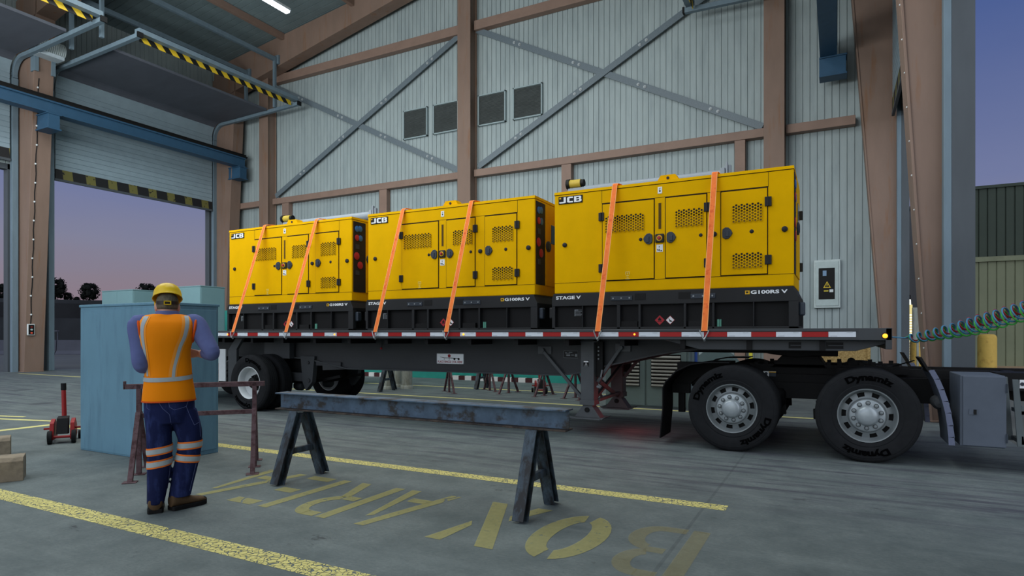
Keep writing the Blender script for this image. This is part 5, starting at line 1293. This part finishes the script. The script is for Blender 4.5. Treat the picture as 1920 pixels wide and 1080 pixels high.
mb = MB(); mb.box(-0.1, 16, -0.45, 0.0, 0.0, 0.12); mb.build('plinth', paint('plinth_tan', (150, 128, 100), rough=0.7), t)

# ---------------------------------------------------------------- outside, beyond the roller doors
def cw(r, d): return (0.8855*r-0.4646*d, 0.4646*r+0.8855*d)     # camera right / depth -> world
M['dark_land'] = paint('dark_bank', (46, 48, 52), var=0.3, scale=0.15, rough=0.95, spec=0.05)
M['dark_land2'] = paint('dark_bank_band', (36, 37, 40), var=0.2, scale=0.3, rough=0.95, spec=0.05)
M['jersey'] = paint('barrier_concrete', (78, 80, 90), var=0.12, scale=1, rough=0.9, spec=0.1)
mb = MB()
steps = [(70, 0.0, 3.1), (84, 3.1, 5.6), (98, 5.2, 7.0), (116, 6.6, 7.6)]
for i, (d, z0, z1) in enumerate(steps):
    for j in range(12):
        r0, r1 = -150+j*14, -150+(j+1)*14
        zt0 = z1+0.35*math.sin(r0*0.07+i); zt1 = z1+0.35*math.sin(r1*0.07+i)
        a, b = cw(r0, d), cw(r1, d); c, e = cw(r0, d+20), cw(r1, d+20)
        mb.mat(i % 2).add([(a[0], a[1], 0), (b[0], b[1], 0), (b[0], b[1], zt1), (a[0], a[1], zt0), (c[0], c[1], zt0+0.3), (e[0], e[1], zt1+0.3)], [(0, 1, 2, 3), (3, 2, 5, 4)])
struct(mb.build('dark_hillside', [M['dark_land'], M['dark_land2']]))
for i in range(11):
    r0 = -60+i*4.06
    x, y = cw(r0, 43)
    t = thing('concrete_barrier', 'dark concrete road barrier in the unlit row outside the roller doors', 'barrier', (x, y, -0.015), math.atan2(0.4646, 0.8855), 'road barriers outside the roller doors')
    mb = MB(); mb.prism([(0, -0.3, 0), (0, -0.3, 0.08), (0, -0.14, 0.30), (0, -0.08, 1.03), (0, 0.08, 1.03), (0, 0.14, 0.30), (0, 0.3, 0.08), (0, 0.3, 0)], (4.0, 0, 0)); mb.build('barrier', M['jersey'], t)
x, y = cw(-48.5, 66)
t = thing('lamp_post', 'thin dark lamp post outside, seen past the brown column', 'lamp post', (x, y, -0.015))
mb = MB(); mb.cyl((0, 0, 0), (0, 0, 1.75), 0.06, 0.04, n=8); mb.build('pole', M['jersey'], t)
mb = MB(); mb.box(-0.4, 0.1, -0.1, 0.1, 1.75, 1.87); mb.build('lamp_head', M['jersey'], t)
M['leaf'] = paint('night_leaf', (26, 28, 26), var=0.3, scale=1, rough=0.9, spec=0.05)
def tree(px, ytop, wpx, base_y, d, label, seed):
    rnd = random.Random(seed); k = d/1159
    x, y = cw((px-960)*k, d); zb = 1.4+(627.2-base_y)*k; zt = 1.4+(627.2-ytop)*k; rw = wpx*k/2
    t = thing('tree', label, 'tree', (x, y, 0), 0, None)
    H = zt-zb
    mb = MB(); mb.cyl((0, 0, 0), (0, 0, zb+H*0.55), rw*0.14, rw*0.08, n=8)
    for a in range(4): mb.cyl((0, 0, zb+H*0.25), (rw*0.5*math.cos(a*1.6), rw*0.5*math.sin(a*1.6), zb+H*0.6), rw*0.06, rw*0.03, n=6)
    mb.build('trunk', M['leaf'], t)
    mb = MB()
    for i in range(46):
        ph = rnd.uniform(0, 2*PI); v = rnd.uniform(0.18, 0.93); rr = rw*0.80*math.sqrt(max(0.05, 1-((v-0.55)/0.5)**2))*math.sqrt(rnd.uniform(0.1, 1))
        mb.ball((rr*math.cos(ph), rr*math.sin(ph), zb+H*v), rw*rnd.uniform(0.16, 0.30), 7, 5)
    for i in range(700):
        ph = rnd.uniform(0, 2*PI); v = rnd.uniform(0.12, 1.0); rr = rw*math.sqrt(max(0.03, 1-((v-0.55)/0.48)**2))*rnd.uniform(0.7, 1.05)
        c = Vector((rr*math.cos(ph), rr*math.sin(ph), zb+H*v)); a = Vector((rnd.gauss(0, 1), rnd.gauss(0, 1), rnd.gauss(0, 1))).normalized()*rw*0.11; b = Vector((rnd.gauss(0, 1), rnd.gauss(0, 1), rnd.gauss(0, 1))).normalized()*rw*0.11
        mb.add([c, c+a, c+a+b, c+b], [(0, 1, 2, 3)])
    mb.build('crown', M['leaf'], t)
tree(104, 521, 36, 564, 118, 'dark round tree on the hilltop right beside the brown column', 1)
tree(168, 532, 34, 566, 118, 'dark round tree standing alone above the edge of the grey teal cabinet', 2)
tree(128, 549, 16, 566, 120, 'small dark bush between the two round hilltop trees, the taller of two', 3)
tree(144, 557, 12, 567, 120, 'tiny dark bush beside the lone round hilltop tree', 4)
tree(0, 532, 24, 566, 118, 'dark tree on the hilltop cut by the picture edge', 5)
tree(14, 548, 16, 568, 120, 'low dark bush next to the tree at the picture edge', 6)
tree(275, 532, 34, 566, 118, 'dark treetop peeping over the far grey teal cabinet behind the hard hat', 7)
# ---------------------------------------------------------------- the man in the orange vest
PM = {}
PM['skin'] = paint('skin', (206, 158, 138), var=0.05, scale=12, rough=0.55)
PM['shirt'] = paint('shirt_blue', (98, 106, 152), var=0.08, scale=14, rough=0.85, spec=0.15)
PM['vest'] = paint('vest_orange', (255, 142, 4), var=0.04, scale=5, rough=0.75, spec=0.15)
PM['vest_edge'] = paint('vest_trim', (216, 84, 14), var=0.05, rough=0.8)
PM['refl'] = paint('reflective_grey', (170, 178, 180), var=0.05, scale=40, rough=0.5)
PM['denim'] = paint('denim', (30, 37, 74), var=0.25, scale=10, rough=0.9, spec=0.1, stretch=(1, 1, 0.25), rgb2=(54, 66, 116), thr=0.60, soft=0.10, scale2=6, stretch2=(2, 2, 0.6))
PM['stitch'] = paint('stitch', (96, 106, 150), var=0.1, rough=0.9)
PM['trouser_orange'] = paint('band_orange', (244, 122, 40), var=0.05, rough=0.7)
PM['boot'] = paint('boot_brown', (92, 70, 48), var=0.2, scale=14, rough=0.8)
PM['sole'] = paint('boot_sole', (20, 18, 18), var=0.1, rough=0.8)
PM['helmet'] = paint('helmet_yellow', (232, 192, 20), var=0.04, scale=5, rough=0.35, spec=0.4)
PM['hair'] = paint('hair_grey_brown', (106, 100, 84), var=0.35, scale=60, rough=0.9, stretch=(1, 1, 0.3))
PM['eye'] = paint('eye_dark', (50, 42, 40), var=0.05, rough=0.3)

P = thing('person', 'man seen from behind in orange vest, yellow hard hat and dark jeans with reflective bands', 'person', (-4.703, 3.071, 0.0), math.atan2(0.8372, 0.5468))
# local frame: x to the picture's right, y away from the camera, z up
def ring_pts(cx, cy, z, a, b, n=32, e=2.3, tw=0.0, tilt=None):
    out = []
    for i in range(n):
        t = 2*PI*i/n; c, s = math.cos(t), math.sin(t)
        x = a*math.copysign(abs(c)**(2/e), c); y = b*math.copysign(abs(s)**(2/e), s)
        out.append(Vector((cx+x*math.cos(tw)-y*math.sin(tw), cy+x*math.sin(tw)+y*math.cos(tw), z)))
    return out
def smooth_rows(rows, k=4):
    """Catmull-Rom interpolation of parameter rows"""
    out = []
    for i in range(len(rows)-1):
        p0 = rows[max(0, i-1)]; p1 = rows[i]; p2 = rows[i+1]; p3 = rows[min(len(rows)-1, i+2)]
        for j in range(k):
            t = j/k
            out.append(tuple(0.5*((2*b)+(-a+c)*t+(2*a-5*b+4*c-d)*t*t+(-a+3*b-3*c+d)*t**3) for a, b, c, d in zip(p0, p1, p2, p3)))
    out.append(tuple(rows[-1])); return out
def loft(mb, rows, n=32, e=2.3, k=4, grow=0.0, caps=True, tw=0.0):
    """rows: (cx, cy, z, a, b)"""
    R = smooth_rows(rows, k); vs = []; fs = []
    for r in R: vs += ring_pts(r[0], r[1], r[2], r[3]+grow, r[4]+grow, n, e, tw)
    m = len(R)
    for j in range(m-1):
        for i in range(n):
            q = (i+1) % n; fs.append((j*n+i, j*n+q, (j+1)*n+q, (j+1)*n+i))
    if caps: fs.append(tuple(reversed(range(n)))); fs.append(tuple((m-1)*n+i for i in range(n)))
    mb.add(vs, fs); return mb
def limb(mb, pts, rs, n=16, k=5, grow=0.0):
    rows = smooth_rows([tuple(p)+(r,) for p, r in zip(pts, rs)], k)
    return mb.tube([r[:3] for r in rows], [r[3]+grow for r in rows], n)
def remeshed(mb, name, mat, voxel, parent, sm=6, fac=0.5):
    o = mb.build('tmp', mat, None)
    r = o.modifiers.new('r', 'REMESH'); r.mode = 'VOXEL'; r.voxel_size = voxel
    s = o.modifiers.new('s', 'SMOOTH'); s.iterations = sm; s.factor = fac
    dg = bpy.context.evaluated_depsgraph_get(); me = bpy.data.meshes.new_from_object(o.evaluated_get(dg))
    bpy.data.objects.remove(o)
    me.materials.clear(); me.materials.append(mat); me.shade_smooth(); me.name = name
    ob = bpy.data.objects.new(name, me); COL.objects.link(ob); ob.parent = parent
    return ob

TW = 0.10
# torso rows measured for the vest: cx, cy, z, half width, half depth
VEST = [(0.016, 0.02, 0.872, 0.186, 0.145), (0.016, 0.02, 0.93, 0.182, 0.142), (0.012, 0.02, 1.06, 0.165, 0.128), (0.010, 0.02, 1.14, 0.163, 0.126), (-0.012, 0.018, 1.26, 0.176, 0.135),
        (-0.010, 0.012, 1.35, 0.190, 0.140), (-0.008, 0.012, 1.43, 0.202, 0.136), (-0.006, 0.018, 1.49, 0.205, 0.122), (0.0, 0.025, 1.525, 0.196, 0.100), (0.004, 0.03, 1.548, 0.160, 0.080), (0.006, 0.035, 1.562, 0.100, 0.066)]
BODY_T = [(x, y, z, a-0.018, b-0.016) for x, y, z, a, b in VEST]
HIP = [(0.02, 0.02, 0.70, 0.150, 0.115), (0.02, 0.02, 0.80, 0.172, 0.128), (0.018, 0.02, 0.90, 0.170, 0.126), (0.014, 0.02, 1.0, 0.160, 0.118)]
LEG_L = [(-0.066, 0.02, 0.80, 0.095, 0.112), (-0.056, 0.015, 0.64, 0.090, 0.100), (-0.050, 0.01, 0.49, 0.089, 0.090), (-0.049, 0.01, 0.42, 0.086, 0.085), (-0.056, 0.015, 0.30, 0.082, 0.088), (-0.068, 0.02, 0.17, 0.070, 0.082), (-0.078, 0.02, 0.065, 0.061, 0.078)]
LEG_R = [(0.112, 0.025, 0.80, 0.100, 0.114), (0.148, 0.02, 0.645, 0.100, 0.102), (0.164, 0.02, 0.545, 0.087, 0.090), (0.155, 0.02, 0.45, 0.087, 0.086), (0.130, 0.03, 0.32, 0.088, 0.088), (0.108, 0.035, 0.20, 0.083, 0.082), (0.090, 0.04, 0.10, 0.080, 0.074)]
SH_L, EL_L, WR_L = Vector((-0.196, 0.02, 1.475)), Vector((-0.172, -0.035, 1.165)), Vector((-0.075, 0.215, 1.16))
SH_R, EL_R, WR_R = Vector((0.206, 0.02, 1.485)), Vector((0.318, -0.10, 1.255)), Vector((0.245, 0.11, 1.238))

# -------- the body itself, one continuous skin
mb = MB()
loft(mb, BODY_T); loft(mb, HIP)
loft(mb, [(x, y, z, a-0.026, b-0.026) for x, y, z, a, b in LEG_L]); loft(mb, [(x, y, z, a-0.03, b-0.026) for x, y, z, a, b in LEG_R])
loft(mb, [(0.004, 0.03, 1.50, 0.075, 0.075), (0.004, 0.04, 1.56, 0.062, 0.066), (0.004, 0.055, 1.60, 0.060, 0.066)], e=2.0)
HC = Vector((0.004, 0.075, 1.640))
mb.ball(HC, (0.076, 0.098, 0.108), 28, 20)                                             # skull
loft(mb, [(HC.x, HC.y+0.055, HC.z-0.125, 0.030, 0.030), (HC.x, HC.y+0.045, HC.z-0.105, 0.050, 0.050), (HC.x, HC.y+0.03, HC.z-0.06, 0.064, 0.066), (HC.x, HC.y+0.02, HC.z, 0.070, 0.078)], e=2.2)   # jaw
mb.prism([(HC.x-0.016, HC.y+0.09, HC.z-0.045), (HC.x+0.016, HC.y+0.09, HC.z-0.045), (HC.x+0.006, HC.y+0.085, HC.z+0.012), (HC.x-0.006, HC.y+0.085, HC.z+0.012)], (0, 0.028, -0.006))   # nose
for s in (-1, 1):
    mb.ball(HC+Vector((s*0.080, 0.0, -0.022)), (0.012, 0.022, 0.034), 10, 8)              # ears
    mb.ball(HC+Vector((s*0.032, 0.082, 0.018)), (0.022, 0.012, 0.008), 8, 6)              # brow
mb.ball(HC+Vector((0, 0.088, -0.072)), (0.026, 0.014, 0.009), 10, 6)                      # lips
def arm(S, E, Wp, grow=0.0, r=(0.062, 0.056, 0.048, 0.044, 0.032)):
    limb(mb, [S, S.lerp(E, 0.5), E, E.lerp(Wp, 0.5), Wp], r, grow=grow)
arm(SH_L, EL_L, WR_L); arm(SH_R, EL_R, WR_R)
mb.ball(SH_L, 0.068); mb.ball(SH_R, 0.068)
def hand(wr, d, palm_n, thumb):
    """palm with five bent fingers; d along the hand, palm_n where the palm looks, thumb side vector"""
    d = Vector(d).normalized(); n = Vector(palm_n); n = (n-d*n.dot(d)).normalized(); t = Vector(thumb); t = (t-d*t.dot(d)-n*t.dot(n)).normalized()
    c = wr+d*0.045
    pv = [wr+t*0.026+n*0.012, wr-t*0.026+n*0.012, wr-t*0.026-n*0.014, wr+t*0.026-n*0.014]
    q = wr+d*0.088
    qv = [q+t*0.040+n*0.011, q-t*0.040+n*0.009, q-t*0.040-n*0.013, q+t*0.040-n*0.013]
    mb.add(pv+qv, [(0, 1, 2, 3), (7, 6, 5, 4), (0, 4, 5, 1), (1, 5, 6, 2), (2, 6, 7, 3), (3, 7, 4, 0)])
    for i, (off, ln) in enumerate(((0.030, 0.072), (0.010, 0.080), (-0.011, 0.074), (-0.031, 0.058))):
        a = q+t*off-d*0.006; b = a+d*ln*0.42+n*ln*0.16; e = b+d*ln*0.10+n*ln*0.34; f = e-d*ln*0.18+n*ln*0.12
        mb.capsule(a, b, 0.0098, 0.0090, 10); mb.capsule(b, e, 0.0090, 0.0082, 10); mb.capsule(e, f, 0.0082, 0.0074, 10)
    a = wr+d*0.028+t*0.026; b = a+t*0.026+d*0.030+n*0.012; e = b+d*0.026+n*0.022-t*0.004
    mb.capsule(a, b, 0.013, 0.011, 10); mb.capsule(b, e, 0.011, 0.009, 10)
hand(WR_R+Vector((0, -0.03, 0.004)), (-0.85, 0.40, -0.02), (-0.3, -0.7, -0.6), (-0.1, -0.3, 1.0))
hand(WR_L, (0.55, 0.80, 0.05), (0.1, 0.1, -1.0), (0.8, -0.5, 0.1))
for (x, y, tx, ty_) in ((-0.078, 0.02, 0.0, 1.0), (0.088, 0.035, 0.86, 0.5)):              # feet inside the boots
    mb.capsule((x, y, 0.05), (x+tx*0.16, y+ty_*0.16, 0.035), 0.035, 0.028, 12); mb.capsule((x, y, 0.16), (x, y, 0.05), 0.04, 0.035, 12)
body = remeshed(mb, 'body', PM['skin'], 0.0062, P, 5, 0.5)
for s in (-1, 1):
    e = MB(); e.ball(HC+Vector((s*0.030, 0.090, -0.004)), 0.010, 10, 8); e.build('eye', PM['eye'], body, smooth=60)

# -------- hair and hard hat
mb = MB(); n = 40; rows = []
for j in range(12):
    ph = -0.40+j*(PI/2+0.38)/11
    rows.append((HC.z+0.006+0.112*math.sin(ph), math.cos(ph)))
vs = []; fs = []
for z, c in rows:
    for i in range(n+1):
        t = PI+0.42*PI-(0.92*PI)*1.0*0-0; 
        a = -0.02*PI+PI*(1.04)*i/n + PI
        vs.append((HC.x+0.081*c*math.cos(a), HC.y+0.002+0.104*c*math.sin(a), z))
m = n+1
for j in range(11):
    for i in range(n): fs.append((j*m+i, j*m+i+1, (j+1)*m+i+1, (j+1)*m+i))
mb.add(vs, fs); hr = mb.build('hair', PM['hair'], P, smooth=60)
md = hr.modifiers.new('t', 'SOLIDIFY'); md.thickness = 0.006
# hard hat: dome cut by a plane that tips forward, brim in front
hat = MB(); n = 48; til = math.radians(-20); R = Matrix.Rotation(til, 3, 'X'); hc = HC+Vector((0, 0.012, 0.052))
def hp(x, y, z): return hc+R @ Vector((x, y, z))
vs = []; fs = []; prof = [(1.06, -0.004), (1.03, 0.004), (1.0, 0.012), (0.985, 0.035), (0.93, 0.062), (0.80, 0.088), (0.60, 0.105), (0.35, 0.115), (0.12, 0.119), (0.0, 0.1195)]
for r, z in prof[:-1]:
    for i in range(n):
        t = 2*PI*i/n; vs.append(hp(0.103*r*math.cos(t), 0.124*r*math.sin(t)+0.004, z))
vs.append(hp(0, 0.004, prof[-1][1]))
for j in range(len(prof)-2):
    for i in range(n): q = (i+1) % n; fs.append((j*n+i, j*n+q, (j+1)*n+q, (j+1)*n+i))
top = len(vs)-1
for i in range(n): fs.append(((len(prof)-2)*n+i, (len(prof)-2)*n+(i+1) % n, top))
hat.add(vs, fs)
bv = []; bf = []
for j, (ro, z) in enumerate(((1.0, 0.006), (1.0, -0.002))):
    for i in range(25):
        t = math.radians(20+140*i/24); k = math.sin((t-math.radians(20))/math.radians(140)*PI)
        bv += [hp(0.103*1.03*math.cos(t), 0.124*1.03*math.sin(t)+0.004, z), hp(0.103*(1.03+0.12*k)*math.cos(t), 0.124*(1.03+0.38*k)*math.sin(t)+0.004, z-0.012*k)]
for i in range(24): bf += [(2*i, 2*i+1, 2*i+3, 2*i+2), (50+2*i, 50+2*i+2, 50+2*i+3, 50+2*i+1), (2*i+1, 50+2*i+1, 50+2*i+3, 2*i+3)]
hat.add(bv, bf)
ht = hat.build('hard_hat', PM['helmet'], P, smooth=50)
md = ht.modifiers.new('t', 'SOLIDIFY'); md.thickness = 0.004; md.offset = -1
mb = MB()
for i in range(20):
    a0 = PI+0.15*PI+0.7*PI*i/20; a1 = PI+0.15*PI+0.7*PI*(i+1)/20
    z = HC.z+0.012; f = lambda a, zz, k=1.0: (HC.x+0.087*k*math.cos(a), HC.y+0.004+0.110*k*math.sin(a), zz)
    mb.add([f(a0, z-0.013), f(a1, z-0.013), f(a1, z+0.013), f(a0, z+0.013)], [(0, 1, 2, 3)])
mb.build('head_strap', PM['eye'], ht)
mb = MB(); yb = HC.y+0.004-0.117; zb = HC.z+0.010
for a in ((-0.026, 0.026, 0.010, 0.016), (-0.026, 0.026, -0.016, -0.010), (-0.026, -0.019, -0.016, 0.016), (0.019, 0.026, -0.016, 0.016)): mb.box(HC.x+a[0], HC.x+a[1], yb-0.004, yb+0.008, zb+a[2], zb+a[3])
mb.build('strap_buckle', PM['helmet'], ht)
mb = MB(); mb.tube([HC+Vector((-0.088, 0.02, 0.02)), HC+Vector((-0.086, 0.03, -0.03)), HC+Vector((-0.070, 0.05, -0.09)), HC+Vector((-0.03, 0.075, -0.125))], 0.006, 6); mb.build('chin_strap', PM['helmet'], ht, smooth=60)

# -------- shirt: torso, collar, sleeves
mb = MB(); loft(mb, [(x, y, z, a-0.008, b-0.006) for x, y, z, a, b in VEST])
limb(mb, [SH_L+Vector((0.05, 0, 0.0)), SH_L, SH_L.lerp(EL_L, 0.5), EL_L, EL_L.lerp(WR_L, 0.5), WR_L], (0.070, 0.075, 0.068, 0.060, 0.056, 0.042), 18)
limb(mb, [SH_R+Vector((-0.06, 0, 0.0)), SH_R, SH_R.lerp(EL_R, 0.5), EL_R, EL_R.lerp(WR_R, 0.35), EL_R.lerp(WR_R, 0.56)], (0.070, 0.076, 0.070, 0.060, 0.056, 0.048), 18)
mb.ball(EL_L, 0.058); mb.ball(EL_R, 0.058)
shirt = remeshed(mb, 'shirt', PM['shirt'], 0.0075, P, 6, 0.5)
mb = MB(); loft(mb, [(0.004, 0.034, 1.535, 0.086, 0.074), (0.004, 0.036, 1.558, 0.080, 0.072), (0.004, 0.042, 1.585, 0.073, 0.070)], e=2.1, caps=False)
cl = mb.build('collar', PM['shirt'], shirt, smooth=60); md = cl.modifiers.new('t', 'SOLIDIFY'); md.thickness = 0.008

# -------- vest
mb = MB(); V2 = [(x, y, z, a+0.004, b+0.006) for x, y, z, a, b in VEST]
loft(mb, V2, n=64, k=6)
vest = remeshed(mb, 'vest', PM['vest'], 0.006, P, 4, 0.5)
bvh = BVHTree.FromPolygons([v.co for v in vest.data.vertices], [tuple(p.vertices) for p in vest.data.polygons])
def cast_strip(path, name, mat, parent, off=0.004, seg=26):
    """path: (x_left, x_right, z_left, z_right) stations, laid onto the back of the vest"""
    rows = smooth_rows(path, seg//max(1, len(path)-1)+1); vs = []; fs = []; nx = 5
    for xl, xr, zl, zr in rows:
        for i in range(nx):
            k = i/(nx-1); x = xl+(xr-xl)*k; z = zl+(zr-zl)*k
            h = bvh.ray_cast(Vector((x, -1, z)), Vector((0, 1, 0)))
            if h[0] is None: h = bvh.find_nearest(Vector((x, -0.05, z)))
            vs.append(h[0]+h[1]*off)
    for j in range(len(rows)-1):
        for i in range(nx-1): fs.append((j*nx+i, j*nx+i+1, (j+1)*nx+i+1, (j+1)*nx+i))
    mb = MB(); mb.add(vs, fs); o = mb.build(name, mat, parent, smooth=60); return o
def ux(px): return (px-313)/270.0
def zy(y): return (958-y)/236.0
KZ = 0.975   # the back lies a little nearer than the feet line
def st(pl, pr, y): return (ux(pl)*0.965, ux(pr)*0.965, 1.4+(zy(y)-1.4)*KZ, 1.4+(zy(y)-1.4)*KZ)
LS = [st(270, 279, 594), st(264.5, 271.5, 611), st(264.4, 270, 628), st(268, 272.6, 650), st(271, 275, 668), st(274, 277.2, 689), st(275.6, 278.6, 706)]
RS = [st(346.5, 354.5, 592), st(348, 356, 607), st(343.5, 351, 630), st(335, 342, 650), st(329, 335.5, 671), st(324, 330, 691), st(322, 328.5, 708)]
for path, k in ((LS, 0), (RS, 1)):
    wide = [(a-0.010-0.012*k, b+0.012, c, d) for a, b, c, d in path]
    cast_strip(wide, 'vest_piping', paint('vest_bright', (252, 156, 50), var=0.04, rough=0.7) if k == 0 else bpy.data.materials['vest_bright'], vest, 0.0022)
    cast_strip(path, 'reflective_stripe', PM['refl'], vest, 0.004)
# waist band all the way round
def band_round(rows, z_lo, z_hi, name, mat, parent, grow, sag=None, e=2.3, n=64):
    R = smooth_rows(rows, 24)
    def at(z):
        a = min(R, key=lambda r: abs(r[2]-z)); return a
    vs = []; fs = []
    for i in range(n):
        t = 2*PI*i/n; sg = sag(t) if sag else 0.0
        for z in (z_lo+sg, (z_lo+z_hi)/2+sg, z_hi+sg):
            r = at(z); c, s = math.cos(t), math.sin(t)
            vs.append((r[0]+(r[3]+grow)*math.copysign(abs(c)**(2/e), c), r[1]+(r[4]+grow)*math.copysign(abs(s)**(2/e), s), z))
    for i in range(n):
        q = (i+1) % n
        for k in (0, 1): fs.append((3*i+k, 3*q+k, 3*q+k+1, 3*i+k+1))
    mb = MB(); mb.add(vs, fs); return mb.build(name, mat, parent, smooth=60)
band_round(V2, 1.045, 1.078, 'waist_band', PM['refl'], vest, 0.0045, lambda t: -0.012*max(0, -math.sin(t))+0.008*math.cos(t))
mb = MB(); band_round(V2, 0.872, 0.884, 'hem', PM['vest_edge'], vest, 0.003)
for sx, S in ((-1, SH_L), (1, SH_R)):
    mb = MB(); pts = []
    for i in range(25):
        a = 2*PI*i/24; pts.append((S.x-sx*0.012+0.012*sx*math.cos(a), S.y+0.092*math.sin(a), S.z-0.045+0.098*math.cos(a)))
    mb.tube(pts, 0.010, 6); mb.build('armhole_trim', PM['vest_edge'], vest, smooth=60)

# -------- jeans with bands, boots
mb = MB(); loft(mb, [(x, y, z, a+0.006, b+0.006) for x, y, z, a, b in HIP]); loft(mb, LEG_L); loft(mb, LEG_R)
jeans = remeshed(mb, 'jeans', PM['denim'], 0.008, P, 4, 0.5)
for rows, zs, tl in ((LEG_L, (0.492, 0.392), 1), (LEG_R, (0.515, 0.410), -1)):
    for k, z in enumerate(zs):
        tilt = (lambda t: 0.014*math.cos(t)) if (tl > 0) else ((lambda t: 0.004*math.cos(t)) if k == 0 else (lambda t: -0.014*math.cos(t)))
        band_round(rows, z-0.031, z+0.031, 'reflective_band', PM['trouser_orange'], jeans, 0.004, tilt)
        band_round(rows, z-0.019, z+0.019, 'reflective_band', PM['refl'], jeans, 0.0065, tilt)
jb = BVHTree.FromPolygons([v.co for v in jeans.data.vertices], [tuple(p.vertices) for p in jeans.data.polygons])
def stitch(path):
    mb = MB(); pts = []
    for (x0, z0), (x1, z1) in zip(path[:-1], path[1:]):
        for i in range(7):
            k = i/6; h = jb.ray_cast(Vector((x0+(x1-x0)*k, -1, z0+(z1-z0)*k)), Vector((0, 1, 0)))
            if h[0] is not None: pts.append(h[0]+h[1]*0.001)
    if len(pts) > 2: mb.tube(pts, 0.0016, 5); mb.build('seam', PM['stitch'], jeans)
S_ = lambda p, y: (ux(p)*0.975, 1.4+(zy(y)-1.4)*0.978)
stitch([S_(316, 752), S_(318, 764), S_(327, 770), S_(350, 765), S_(355, 752)]); stitch([S_(350, 765), S_(358, 785), S_(366, 802), S_(375, 798)]); stitch([S_(275, 752), S_(276, 765), S_(280, 768)])
stitch([S_(371, 768), S_(377, 800), S_(378, 826)]); stitch([S_(296, 752), S_(305, 766), S_(318, 778)]); stitch([S_(318, 778), S_(322, 800)])
stitch([S_(371, 872), S_(363, 905), S_(357, 930)]); stitch([S_(320, 872), S_(316, 905), S_(312, 940)])
def boot(x, y, dx, dy, ln, wd):
    d = Vector((dx, dy, 0)).normalized(); s = Vector((d.y, -d.x, 0)); c = Vector((x, y, 0))
    mb = MB(); rows = [(-0.07, 0.75, 0.115), (-0.055, 0.95, 0.125), (0.0, 1.0, 0.12), (0.06, 0.95, 0.098), (0.11, 1.05, 0.078), (0.16, 1.0, 0.066), (0.20, 0.75, 0.054), (0.215, 0.45, 0.04)]
    R = smooth_rows(rows, 4); n = 20; vs = []; fs = []
    for u, w, h in R:
        for i in range(n):
            a = 2*PI*i/n; vs.append(c+d*(u*ln)+s*(wd*w*math.cos(a))+Vector((0, 0, 0.025+max(0, h-0.02)*(0.5+0.5*math.sin(a)))))
    for j in range(len(R)-1):
        for i in range(n): q = (i+1) % n; fs.append((j*n+i, j*n+q, (j+1)*n+q, (j+1)*n+i))
    fs.append(tuple(reversed(range(n)))); fs.append(tuple((len(R)-1)*n+i for i in range(n)))
    mb.add(vs, fs); b = mb.build('boot', PM['boot'], P, smooth=60)
    mb = MB(); o = [c+d*(u*ln)+s*(wd*1.06*w) for u, w, h in R]+[c+d*(u*ln)-s*(wd*1.06*w) for u, w, h in reversed(R)]
    mb.prism([p+Vector((0, 0, 0.001)) for p in o], (0, 0, 0.034)); mb.build('sole', PM['sole'], b, bevel=0.004)
    mb = MB(); mb.tube([c+d*(0.19*ln)+s*(wd*0.6*k)+Vector((0, 0, 0.040)) for k in (-1, -0.5, 0, 0.5, 1)], 0.022, 8); mb.build('toe_cap', PM['sole'], b, smooth=60)
boot(-0.078, 0.02, 0.02, 1.0, 1.0, 0.054)
boot(0.086, 0.03, 0.90, 0.43, 1.0, 0.052)
